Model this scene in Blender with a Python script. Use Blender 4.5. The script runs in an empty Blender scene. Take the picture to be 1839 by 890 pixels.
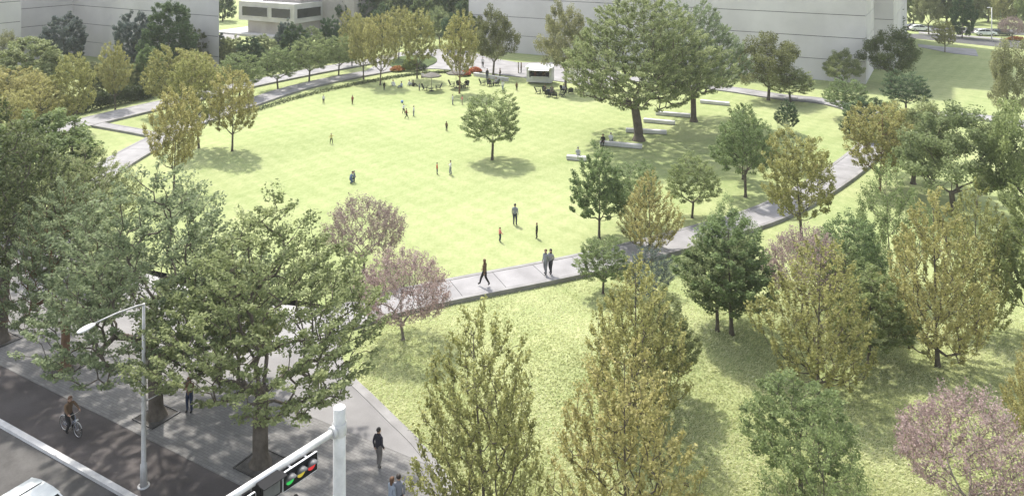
import bpy, bmesh, math, random
import numpy as np
from mathutils import Vector, Matrix, Quaternion
R = math.radians
scene = bpy.context.scene
COL = scene.collection
# ------------------------------------------------------------------ camera model (level camera, shifted lens)
F, H, YH, CX = 1400.0, 24.0, -125.0, 919.5
U = Vector((0.871, -0.491, 0.0)); N = Vector((0.491, 0.871, 0.0))     # street direction and its normal

def bump(x, y):
    def ridge(ax, ay, bx, by, h, s):
        dx, dy = bx-ax, by-ay; L = dx*dx+dy*dy
        t = max(0.0, min(1.0, ((x-ax)*dx+(y-ay)*dy)/L))
        d2 = (x-ax-t*dx)**2+(y-ay-t*dy)**2
        return h*math.exp(-d2/(2*s*s))
    z = ridge(4, 43.5, 19, 50.5, .75, 2.3)+ridge(22, 38, 30, 44, .7, 2.6)+ridge(-2.5, 37.5, -2, 39, .35, 1.6)
    z += ridge(-30, 84, -19, 96, .45, 3.2)
    z += .05*math.sin(x*.9+1.3)*math.sin(y*.8)*(1 if (y < 50 and x > 0) else 0)
    return z

def P(px, py, z=0.0):
    d = F*(H-z)/(py-YH)
    return Vector(((px-CX)*d/F, d, z))
def G(px, py):
    z = 0.0
    for _ in range(8):
        p = P(px, py, z); z = bump(p.x, p.y)
    return Vector((p.x, p.y, z))
def PXM(py): return (py-YH)/H

# ------------------------------------------------------------------ scene helpers
def tag(o, label=None, cat=None, group=None, kind=None):
    if label: o['label'] = label
    if cat: o['category'] = cat
    if group: o['group'] = group
    if kind: o['kind'] = kind
    return o
def empty(name, loc=(0, 0, 0), rz=0.0):
    o = bpy.data.objects.new(name, None); COL.objects.link(o)
    o.location = loc; o.rotation_euler = (0, 0, rz); o.empty_display_size = .2
    return o
def link(name, me, parent=None, loc=None):
    o = bpy.data.objects.new(name, me); COL.objects.link(o)
    if parent: o.parent = parent
    if loc is not None: o.location = loc
    return o
def copy_tree(o, parent=None):
    c = o.copy(); COL.objects.link(c)
    if parent: c.parent = parent
    for ch in list(o.children): copy_tree(ch, c)
    return c

class MB:
    """collects shapes and links them as one mesh"""
    def __init__(s): s.v = []; s.f = []; s.m = []; s.sm = []
    def add(s, vs, fs, mi=0, smooth=False):
        b = len(s.v); s.v += [tuple(v) for v in vs]
        for f in fs: s.f.append([b+i for i in f]); s.m.append(mi); s.sm.append(smooth)
        return s
    def box(s, c, size, ax=None, mi=0, bev=0.0):
        c = Vector(c); hx, hy, hz = size[0]/2, size[1]/2, size[2]/2
        X, Y, Z = ax if ax else (Vector((1, 0, 0)), Vector((0, 1, 0)), Vector((0, 0, 1)))
        if bev <= 0:
            vs = [c+X*sx*hx+Y*sy*hy+Z*sz*hz for sz in (-1, 1) for sx, sy in ((-1, -1), (1, -1), (1, 1), (-1, 1))]
            return s.add(vs, [(3, 2, 1, 0), (4, 5, 6, 7), (0, 1, 5, 4), (1, 2, 6, 5), (2, 3, 7, 6), (3, 0, 4, 7)], mi)
        bm = bmesh.new(); bmesh.ops.create_cube(bm, size=1)
        for v in bm.verts: v.co = Vector((v.co.x*2*hx, v.co.y*2*hy, v.co.z*2*hz))
        bmesh.ops.bevel(bm, geom=bm.edges[:], offset=bev, segments=2, affect='EDGES', profile=.5)
        bm.verts.ensure_lookup_table()
        for i, v in enumerate(bm.verts): v.index = i
        vs = [c+X*v.co.x+Y*v.co.y+Z*v.co.z for v in bm.verts]; fs = [[v.index for v in f.verts] for f in bm.faces]
        bm.free(); return s.add(vs, fs, mi)
    def tube(s, pts, rad, n=8, mi=0, cap=True, smooth=True):
        pts = [Vector(p) for p in pts]; k = len(pts)
        rad = rad if isinstance(rad, (list, tuple)) else [rad]*k
        vs = []; up = None
        for i, p in enumerate(pts):
            t = (pts[min(i+1, k-1)]-pts[max(i-1, 0)]).normalized()
            if up is None:
                up = Vector((1, 0, 0)) if abs(t.x) < .8 else Vector((0, 1, 0))
            a = (up-t*up.dot(t)).normalized(); b = t.cross(a); up = a
            for j in range(n):
                w = 2*math.pi*j/n; vs.append(p+(a*math.cos(w)+b*math.sin(w))*rad[i])
        fs = [(i*n+j, i*n+(j+1) % n, (i+1)*n+(j+1) % n, (i+1)*n+j) for i in range(k-1) for j in range(n)]
        s.add(vs, fs, mi, smooth)
        if cap:
            b = len(s.v)-len(vs)
            s.f.append([b+j for j in range(n)][::-1]); s.m.append(mi); s.sm.append(False)
            s.f.append([b+(k-1)*n+j for j in range(n)]); s.m.append(mi); s.sm.append(False)
        return s
    def lathe(s, c, prof, n=20, mi=0, smooth=True):
        c = Vector(c); k = len(prof)
        vs = [c+Vector((r*math.cos(2*math.pi*j/n), r*math.sin(2*math.pi*j/n), z)) for r, z in prof for j in range(n)]
        fs = [(i*n+j, i*n+(j+1) % n, (i+1)*n+(j+1) % n, (i+1)*n+j) for i in range(k-1) for j in range(n)]
        return s.add(vs, fs, mi, smooth)
    def ellipsoid(s, c, r, mi=0, nu=12, nv=8, ax=None):
        c = Vector(c); X, Y, Z = ax if ax else (Vector((1, 0, 0)), Vector((0, 1, 0)), Vector((0, 0, 1)))
        vs = []
        for i in range(nv+1):
            th = math.pi*i/nv
            for j in range(nu):
                w = 2*math.pi*j/nu
                vs.append(c+X*r[0]*math.sin(th)*math.cos(w)+Y*r[1]*math.sin(th)*math.sin(w)+Z*r[2]*math.cos(th))
        fs = [(i*nu+j, (i+1)*nu+j, (i+1)*nu+(j+1) % nu, i*nu+(j+1) % nu) for i in range(nv) for j in range(nu)]
        return s.add(vs, fs, mi, True)
    def prism(s, poly, z0, z1, mi=0, mis=None, bottom=False):
        n = len(poly); a = sum(poly[i][0]*poly[(i+1) % n][1]-poly[(i+1) % n][0]*poly[i][1] for i in range(n))
        if a < 0: poly = poly[::-1]
        vs = [(p[0], p[1], z0) for p in poly]+[(p[0], p[1], z1) for p in poly]
        fs = [(i, (i+1) % n, n+(i+1) % n, n+i) for i in range(n)]
        s.add(vs, fs, mi if mis is None else mis)
        b = len(s.v)-2*n
        s.f.append([b+n+i for i in range(n)]); s.m.append(mi); s.sm.append(False)
        if bottom: s.f.append([b+i for i in range(n)][::-1]); s.m.append(mi); s.sm.append(False)
        return s
    def mesh(s, name, mats):
        me = bpy.data.meshes.new(name); me.from_pydata(s.v, [], s.f)
        for m in (mats if isinstance(mats, (list, tuple)) else [mats]): me.materials.append(m)
        me.polygons.foreach_set('material_index', s.m); me.polygons.foreach_set('use_smooth', s.sm); me.update()
        return me
    def build(s, name, mats, parent=None, loc=None): return link(name, s.mesh(name, mats), parent, loc)

# ------------------------------------------------------------------ materials
def newmat(name):
    m = bpy.data.materials.new(name); m.use_nodes = True; nt = m.node_tree; nt.nodes.clear()
    out = nt.nodes.new('ShaderNodeOutputMaterial'); return m, nt, out
def lk(nt, a, b): nt.links.new(a, b)
def noise(nt, vec, scale, detail=4, rough=.55):
    n = nt.nodes.new('ShaderNodeTexNoise'); n.inputs['Scale'].default_value = scale
    n.inputs['Detail'].default_value = detail; n.inputs['Roughness'].default_value = rough
    if vec is not None: lk(nt, vec, n.inputs['Vector'])
    return n.outputs['Fac']
def ramp(nt, fac, stops):
    r = nt.nodes.new('ShaderNodeValToRGB'); e = r.color_ramp.elements
    while len(e) < len(stops): e.new(.5)
    for q, (p, c) in zip(e, stops): q.position = p; q.color = (*c, 1)
    lk(nt, fac, r.inputs[0]); return r.outputs[0]
def mixc(nt, fac, a, b, mode='MIX'):
    m = nt.nodes.new('ShaderNodeMix'); m.data_type = 'RGBA'; m.blend_type = mode
    for sock, v in ((m.inputs[0], fac), (m.inputs[6], a), (m.inputs[7], b)):
        if isinstance(v, (int, float)): sock.default_value = v
        elif isinstance(v, tuple): sock.default_value = (*v, 1)
        else: lk(nt, v, sock)
    return m.outputs[2]
def coords(nt, rot=0.0, scale=(1, 1, 1), obj=False):
    tc = nt.nodes.new('ShaderNodeTexCoord'); mp = nt.nodes.new('ShaderNodeMapping')
    mp.inputs['Rotation'].default_value = (0, 0, rot); mp.inputs['Scale'].default_value = scale
    lk(nt, tc.outputs['Object'], mp.inputs['Vector']); return mp.outputs['Vector']
def bsdf(nt, out, col, rough=.8, spec=.3, bumpfac=None, bs=.3, bd=.02, metal=0.0):
    b = nt.nodes.new('ShaderNodeBsdfPrincipled')
    if isinstance(col, tuple): b.inputs['Base Color'].default_value = (*col, 1)
    else: lk(nt, col, b.inputs['Base Color'])
    b.inputs['Roughness'].default_value = rough; b.inputs['Metallic'].default_value = metal
    b.inputs['Specular IOR Level'].default_value = spec
    if bumpfac is not None:
        bp = nt.nodes.new('ShaderNodeBump'); bp.inputs['Strength'].default_value = bs; bp.inputs['Distance'].default_value = bd
        lk(nt, bumpfac, bp.inputs['Height']); lk(nt, bp.outputs[0], b.inputs['Normal'])
    lk(nt, b.outputs[0], out.inputs[0]); return b
def speckle(name, c1, c2, scale=8.0, rough=.85, spec=.25, big=.4, bs=.25, metal=0.0):
    """surface with fine grain and large soft wear"""
    m, nt, out = newmat(name); v = coords(nt)
    f = noise(nt, v, scale, 6, .7); g = noise(nt, v, big, 3)
    col = ramp(nt, f, [(.3, c1), (.7, c2)])
    col = mixc(nt, .55, col, ramp(nt, g, [(.35, tuple(x*.8 for x in c1)), (.68, tuple(min(.95, x*1.1) for x in c2))]))
    bsdf(nt, out, col, rough, spec, f, bs, .02, metal); return m
def plain(name, c, rough=.6, spec=.4, metal=0.0):
    return speckle(name, tuple(x*.88 for x in c), tuple(min(.95, x*1.1) for x in c), 14, rough, spec, 2.0, .08, metal)
def emit(name, c, st):
    m, nt, out = newmat(name); b = bsdf(nt, out, c, .4)
    b.inputs['Emission Color'].default_value = (*c, 1); b.inputs['Emission Strength'].default_value = st; return m

def grass_mat():
    m, nt, out = newmat('grass'); v = coords(nt, R(25), (1, 1, 1)); v2 = coords(nt, R(-20), (3.2, 1, 1)); v3 = coords(nt, R(40), (1, 3.5, 1))
    f = noise(nt, v, .55, 6, .7); a = noise(nt, v2, 1.1, 9, .8); b = noise(nt, v3, 1.4, 9, .82); g = noise(nt, v, .06, 4, .6)
    col = ramp(nt, a, [(.36, (.150, .195, .062)), (.50, (.288, .322, .148)), (.62, (.43, .445, .245))])
    col = mixc(nt, .5, col, ramp(nt, b, [(.36, (.155, .20, .068)), (.50, (.295, .328, .158)), (.64, (.42, .435, .24))]))
    col = mixc(nt, .35, col, ramp(nt, f, [(.38, (.205, .255, .098)), (.62, (.365, .385, .195))]))
    col = mixc(nt, .30, col, ramp(nt, g, [(.40, (.212, .268, .10)), (.60, (.37, .382, .195))]))
    for ang in (38, -41):
        w = nt.nodes.new('ShaderNodeTexWave'); w.wave_type = 'BANDS'; w.bands_direction = 'X'; w.inputs['Scale'].default_value = .17; w.inputs['Distortion'].default_value = .5; w.inputs['Detail'].default_value = 2
        lk(nt, coords(nt, R(ang)), w.inputs['Vector'])
        col = mixc(nt, .36, col, ramp(nt, w.outputs['Fac'], [(.35, (.86, .90, .84)), (.65, (1, 1, 1))]), 'MULTIPLY')
    bsdf(nt, out, col, .95, .1, b, .7, .1); return m
def blade_mat():
    m, nt, out = newmat('grass_blades')
    at = nt.nodes.new('ShaderNodeAttribute'); at.attribute_name = 'tint'
    col = ramp(nt, at.outputs['Fac'], [(0, (.33, .37, .16)), (.5, (.54, .56, .30)), (1, (.72, .72, .48))])
    d = nt.nodes.new('ShaderNodeBsdfDiffuse'); t = nt.nodes.new('ShaderNodeBsdfTranslucent'); mx = nt.nodes.new('ShaderNodeMixShader')
    mx.inputs[0].default_value = .5; lk(nt, col, d.inputs[0]); lk(nt, col, t.inputs[0])
    lk(nt, d.outputs[0], mx.inputs[1]); lk(nt, t.outputs[0], mx.inputs[2]); lk(nt, mx.outputs[0], out.inputs[0]); return m
def leaf_mat(name, dark, mid, light, trans=.35, hue=.02):
    m, nt, out = newmat(name)
    at = nt.nodes.new('ShaderNodeAttribute'); at.attribute_name = 'tint'
    oi = nt.nodes.new('ShaderNodeObjectInfo')
    col = ramp(nt, at.outputs['Fac'], [(0, dark), (.5, mid), (1, light)])
    hs = nt.nodes.new('ShaderNodeHueSaturation')
    mr = nt.nodes.new('ShaderNodeMapRange'); mr.inputs['To Min'].default_value = .5-hue; mr.inputs['To Max'].default_value = .5+hue
    lk(nt, oi.outputs['Random'], mr.inputs['Value']); lk(nt, mr.outputs[0], hs.inputs['Hue'])
    mv = nt.nodes.new('ShaderNodeMapRange'); mv.inputs['To Min'].default_value = 1.15; mv.inputs['To Max'].default_value = .85
    lk(nt, oi.outputs['Random'], mv.inputs['Value']); lk(nt, mv.outputs[0], hs.inputs['Value']); lk(nt, col, hs.inputs['Color'])
    col = hs.outputs[0]
    b = nt.nodes.new('ShaderNodeBsdfPrincipled'); lk(nt, col, b.inputs['Base Color']); b.inputs['Roughness'].default_value = .6
    b.inputs['Specular IOR Level'].default_value = .25
    t = nt.nodes.new('ShaderNodeBsdfTranslucent'); mx = nt.nodes.new('ShaderNodeMixShader'); mx.inputs[0].default_value = trans
    lk(nt, col, t.inputs[0]); lk(nt, b.outputs[0], mx.inputs[1]); lk(nt, t.outputs[0], mx.inputs[2]); lk(nt, mx.outputs[0], out.inputs[0])
    return m
def paver_mat():
    m, nt, out = newmat('pavers'); v = coords(nt, R(29.4))
    def brick(sc, w, h, c1, c2, mo, ms=.01, bias=0):
        b = nt.nodes.new('ShaderNodeTexBrick'); lk(nt, v, b.inputs['Vector']); b.inputs['Scale'].default_value = sc
        b.inputs['Brick Width'].default_value = w; b.inputs['Row Height'].default_value = h; b.inputs['Mortar Size'].default_value = ms
        b.inputs['Color1'].default_value = (*c1, 1); b.inputs['Color2'].default_value = (*c2, 1); b.inputs['Mortar'].default_value = (*mo, 1)
        b.inputs['Bias'].default_value = bias; return b
    b1 = brick(1, .34, .15, (.19, .184, .177), (.235, .228, .219), (.14, .136, .131))
    b2 = brick(1, 1.02, .45, (.35, .345, .34), (1, 1, 1), (1, 1, 1), 0, .55)
    f = noise(nt, v, 12, 5); g = noise(nt, v, .35, 3)
    col = mixc(nt, .45, b1.outputs[0], b2.outputs[0], 'MULTIPLY')
    col = mixc(nt, .4, col, ramp(nt, f, [(.3, (.5, .5, .5)), (.7, (1, 1, 1))]), 'MULTIPLY')
    col = mixc(nt, .35, col, ramp(nt, g, [(.35, (.7, .69, .68)), (.65, (1, 1, 1))]), 'MULTIPLY')
    bsdf(nt, out, col, .85, .25, b1.outputs[1], -.3, .01); return m
def plaza_mat():
    m, nt, out = newmat('plaza_concrete'); v = coords(nt, R(29.4))
    b = nt.nodes.new('ShaderNodeTexBrick'); lk(nt, v, b.inputs['Vector']); b.inputs['Scale'].default_value = 1
    b.inputs['Brick Width'].default_value = 1.2; b.inputs['Row Height'].default_value = .6; b.inputs['Mortar Size'].default_value = .012
    b.inputs['Color1'].default_value = (.33, .32, .316, 1); b.inputs['Color2'].default_value = (.38, .37, .365, 1); b.inputs['Mortar'].default_value = (.25, .243, .238, 1)
    f = noise(nt, v, 9, 6, .7)
    col = mixc(nt, .35, b.outputs[0], ramp(nt, f, [(.3, (.6, .6, .6)), (.7, (1, 1, 1))]), 'MULTIPLY')
    bsdf(nt, out, col, .85, .25, f, .15, .01); return m

M = {}
M['grass'] = grass_mat(); M['blade'] = blade_mat()
M['dark_cover'] = speckle('dark_ground_cover', (.05, .075, .03), (.10, .13, .05), 5, .95, .1, .6, .8)  # dark green planting of the oval planter
M['pavers'] = paver_mat(); M['plaza'] = plaza_mat()
M['path'] = speckle('path_concrete', (.225, .218, .219), (.30, .292, .293), 10, .85, .25, .5, .15)
M['kerb'] = speckle('kerb_granite', (.20, .192, .188), (.275, .267, .262), 18, .85, .25, .8, .15)
M['kerb_white'] = speckle('kerb_pale_granite', (.52, .51, .50), (.68, .67, .66), 14, .8, .3, 1.2, .15)
M['smooth'] = speckle('plaza_asphalt', (.19, .184, .181), (.24, .232, .228), 14, .9, .2, .35, .2)
M['asphalt'] = speckle('road_asphalt', (.066, .062, .059), (.118, .113, .108), 9, .9, .25, .7, .4)
M['cycle'] = speckle('cycle_track_asphalt', (.058, .050, .048), (.096, .084, .081), 11, .85, .25, .5, .3)
M['far_road'] = speckle('far_road_asphalt', (.07, .07, .07), (.11, .11, .11), 6, .9, .25, .3, .2)
M['wall'] = speckle('facade_panel', (.56, .535, .515), (.60, .575, .555), 1.6, .8, .25, .12, .05)
M['joint'] = speckle('facade_joint', (.03, .03, .03), (.05, .05, .05), 5)
M['white_wall'] = speckle('pale_render', (.44, .43, .42), (.50, .49, .48), 2.5, .8, .25, .3, .08)
M['taupe_wall'] = speckle('taupe_panel', (.33, .305, .285), (.38, .355, .335), 2, .8, .25, .3, .08)
M['glass'] = speckle('dark_window_glass', (.012, .016, .014), (.022, .026, .024), 1.5, .12, .6, .4, .02)
M['stone'] = speckle('white_stone', (.50, .485, .48), (.62, .60, .595), 9, .8, .3, .9, .15)
M['soil'] = speckle('pit_gravel', (.06, .055, .05), (.16, .15, .14), 26, .95, .15, 2, .8)
M['steel_dark'] = plain('dark_steel', (.025, .023, .021), .5, .5)
M['pole'] = speckle('galvanised_pole', (.40, .395, .385), (.50, .49, .48), 20, .42, .5, 2.5, .06)
M['pole_white'] = speckle('white_pole', (.58, .575, .565), (.72, .71, .70), 18, .4, .5, 1.8, .06)
M['black'] = plain('black_plastic', (.012, .012, .013), .75, .15)
M['grey_plate'] = plain('grey_plate', (.13, .132, .132), .55, .4)
M['white'] = plain('white_paint', (.80, .80, .79), .45, .5)
M['kiosk'] = speckle('kiosk_panel', (.50, .49, .48), (.58, .57, .56), 4, .6, .3, 1.2, .05)
M['chair'] = plain('dark_chair_fabric', (.022, .028, .022), .8, .2)
M['parasol'] = plain('grey_parasol_fabric', (.15, .14, .125), .85, .2)
M['dark_in'] = plain('dark_interior', (.03, .027, .025), .8, .2)
M['car_white'] = speckle('white_car_paint', (.72, .75, .74), (.80, .83, .82), 3, .22, .5, .8, .0)
M['car_dark'] = plain('dark_car_paint', (.04, .04, .045), .25, .6)
M['rubber'] = plain('black_rubber', (.018, .018, .018), .8, .3)
M['chrome'] = speckle('metal_rim', (.5, .5, .5), (.6, .6, .6), 20, .3, .5, 3, .05, .8)
M['sig_red'] = emit('red_signal_lens', (.62, .03, .035), .22)
M['sig_yel'] = emit('yellow_signal_lens', (.58, .46, .05), .16)
M['sig_grn'] = emit('green_signal_lens', (.03, .50, .09), .22)
M['skin'] = plain('skin', (.46, .29, .21), .6, .3)
M['eye'] = plain('eye_dark', (.02, .015, .012), .3, .5)
M['hair_dark'] = plain('dark_hair', (.022, .016, .012), .6, .4)
M['hair_brown'] = plain('brown_hair', (.12, .06, .03), .6, .4)
M['hair_grey'] = plain('grey_hair', (.25, .24, .23), .6, .4)
M['bark'] = speckle('grey_brown_bark', (.075, .062, .048), (.165, .14, .115), 7, .95, .1, 1.5, .9)
M['bark_brown'] = speckle('red_brown_bark', (.13, .075, .045), (.21, .13, .08), 7, .95, .1, 1.5, .9)
M['bark_pale'] = speckle('pale_bark', (.15, .13, .11), (.26, .235, .205), 7, .95, .1, 1.5, .8)
M['l_gold'] = leaf_mat('golden_olive_leaves', (.180, .180, .058), (.335, .330, .120), (.49, .47, .21), .5, .016)
M['l_green'] = leaf_mat('green_leaves', (.105, .142, .058), (.208, .264, .104), (.33, .385, .17), .5)
M['l_zel'] = leaf_mat('spreading_tree_leaves', (.118, .146, .064), (.245, .285, .125), (.38, .415, .205), .5)
M['l_zelblue'] = leaf_mat('blue_green_leaves', (.115, .148, .078), (.220, .268, .142), (.35, .40, .22), .5)
M['l_pink'] = leaf_mat('pink_blossom', (.215, .155, .142), (.345, .262, .242), (.49, .395, .365), .45, .012)
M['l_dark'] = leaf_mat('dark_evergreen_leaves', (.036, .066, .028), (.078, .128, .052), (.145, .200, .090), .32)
M['l_blue'] = leaf_mat('slate_blue_leaves', (.052, .074, .064), (.105, .136, .118), (.17, .21, .18), .35)
M['l_olive'] = leaf_mat('olive_leaves', (.062, .076, .028), (.130, .152, .058), (.235, .26, .115), .42)
M['l_pale'] = leaf_mat('pale_yellow_green_leaves', (.13, .145, .065), (.23, .245, .12), (.36, .37, .21), .42)
M['l_reed'] = leaf_mat('hedge_leaves', (.035, .05, .018), (.065, .088, .032), (.105, .13, .05), .3)
M['l_red'] = leaf_mat('red_flowers', (.26, .07, .02), (.40, .13, .04), (.50, .22, .08), .3)
M['l_lime'] = leaf_mat('lime_leaves', (.09, .14, .03), (.17, .24, .06), (.26, .32, .1), .4)
# ------------------------------------------------------------------ foliage meshes
def quads_mesh(name, V, tint, mat, n=4):
    """V: (k,4,3) leaf corners"""
    k = len(V); me = bpy.data.meshes.new(name)
    me.vertices.add(k*4); me.vertices.foreach_set('co', np.ascontiguousarray(V, dtype=np.float32).ravel())
    me.loops.add(k*4); me.loops.foreach_set('vertex_index', np.arange(k*4, dtype=np.int32))
    me.polygons.add(k); me.polygons.foreach_set('loop_start', np.arange(0, k*4, 4, dtype=np.int32))
    me.update(calc_edges=True)
    a = me.attributes.new('tint', 'FLOAT', 'FACE'); a.data.foreach_set('value', np.clip(tint, 0, 1).astype(np.float32))
    me.materials.append(mat); return me
def unit(a): return a/np.maximum(np.linalg.norm(a, axis=-1, keepdims=True), 1e-9)
def leaves(rng, pos, L, W, upb=.8, dirs=None, dw=0.0):
    k = len(pos); nrm = unit(rng.normal(size=(k, 3))+np.array([0, 0, upb*1.6]))
    t = rng.normal(size=(k, 3))
    if dirs is not None: t = t+dirs*dw
    t = unit(t-nrm*np.sum(t*nrm, 1, keepdims=True)); b = np.cross(nrm, t)
    s = (L*rng.uniform(.65, 1.3, size=(k, 1))); w = s*W/L
    return np.stack([pos-t*s*.5, pos+b*w*.5-t*s*.05, pos+t*s*.5, pos-b*w*.5-t*s*.05], 1)

def prof_ovate(t): return np.where(t < .38, .62+.38*np.sin(t/.38*math.pi/2), np.clip(1-((t-.38)/.62), 0, 1)**.55)
def prof_dome(t): return np.where(t < .22, .72+.28*(t/.22), np.sqrt(np.clip(1-((t-.22)/.80)**2, 0, 1)))
def prof_spread(t): return np.where(t < .2, .75+.25*t/.2, np.clip(1-(np.maximum(t-.2, 0)/.8)**1.4, 0, 1)**.75)
def prof_round(t): return np.sqrt(np.clip(1-((t-.45)/.57)**2, 0.02, 1))
def prof_cone(t): return np.clip(1-t, .03, 1)**.85
def prof_column(t): return np.where(t < .2, .75+.25*t/.2, np.sqrt(np.clip(1-((t-.2)/.82)**2.2, 0, 1)))

KIND = dict(
 golden=dict(H=8.2, W=5.4, z0=.10, prof=prof_ovate, n=330, m=46, L=.155, lw=.088, ell=(.46, .17, .17), up=.8, leader=.93, slope=.75, mat='l_gold', bark='bark', tr=.11, shell=.45, lob=.16, twig=4, upb=.3),
 goldrow=dict(H=8, W=5, z0=.28, prof=prof_round, n=240, m=66, L=.165, lw=.10, ell=(.36, .26, .24), up=.6, leader=.9, slope=.6, mat='l_gold', bark='bark', tr=.10, shell=.5, lob=.12, twig=3, upb=.4),
 layered=dict(H=6.6, W=5.4, z0=.34, prof=prof_dome, n=200, m=84, L=.15, lw=.09, ell=(.40, .38, .17), up=.15, leader=.45, slope=.55, mat='l_green', bark='bark', tr=.11, shell=.62, lob=.07, twig=2, upb=.8),
 upright=dict(H=8, W=4.6, z0=.26, prof=prof_ovate, n=150, m=110, L=.165, lw=.10, ell=(.46, .28, .22), up=.5, leader=.9, slope=.5, mat='l_green', bark='bark', tr=.1, shell=.5, lob=.16, twig=3, upb=.5),
 spread=dict(H=12.4, W=11.5, z0=.32, prof=prof_spread, n=430, m=84, L=.19, lw=.118, ell=(.58, .48, .15), up=.25, leader=.30, slope=.55, mat='l_zel', bark='bark', tr=.36, shell=.62, lob=.13, twig=3, upb=.9),
 giant=dict(H=16.5, W=18, z0=.28, prof=prof_dome, n=800, m=105, L=.22, lw=.14, ell=(.66, .58, .20), up=.2, leader=.30, slope=.5, mat='l_zel', bark='bark', tr=.5, shell=.62, lob=.13, twig=3, upb=.9),
 pink=dict(H=5, W=5.8, z0=.36, prof=prof_dome, n=300, m=52, L=.10, lw=.072, ell=(.44, .24, .22), up=.45, leader=.2, slope=.7, mat='l_pink', bark='bark_pale', tr=.09, shell=.72, lob=.05, twig=7, upb=.2),
 dense=dict(H=8, W=6.2, z0=.08, prof=prof_round, n=230, m=165, L=.19, lw=.13, ell=(.48, .42, .32), up=.2, leader=.6, slope=.35, mat='l_dark', bark='bark', tr=.16, shell=.72, lob=.16, twig=0, upb=.7),
 lobed=dict(H=7, W=6, z0=.30, prof=prof_dome, n=80, m=300, L=.17, lw=.10, ell=(.66, .62, .46), up=.3, leader=.3, slope=.7, mat='l_olive', bark='bark', tr=.15, shell=.7, lob=.2, twig=2, upb=.5),
 conifer=dict(H=8, W=3.6, z0=.05, prof=prof_cone, n=130, m=90, L=.16, lw=.07, ell=(.42, .26, .12), up=-.1, leader=.96, slope=-.1, mat='l_dark', bark='bark', tr=.12, shell=.6, lob=.12, twig=0, upb=.6),
 column=dict(H=7, W=3.0, z0=.06, prof=prof_column, n=110, m=95, L=.16, lw=.09, ell=(.40, .26, .28), up=.7, leader=.9, slope=.6, mat='l_olive', bark='bark', tr=.09, shell=.6, lob=.14, twig=2, upb=.4),
 feathery=dict(H=6.5, W=4.6, z0=.10, prof=prof_ovate, n=150, m=95, L=.13, lw=.06, ell=(.55, .24, .24), up=.8, leader=.7, slope=.7, mat='l_green', bark='bark', tr=.07, shell=.5, lob=.18, twig=5, upb=.3),
)
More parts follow.
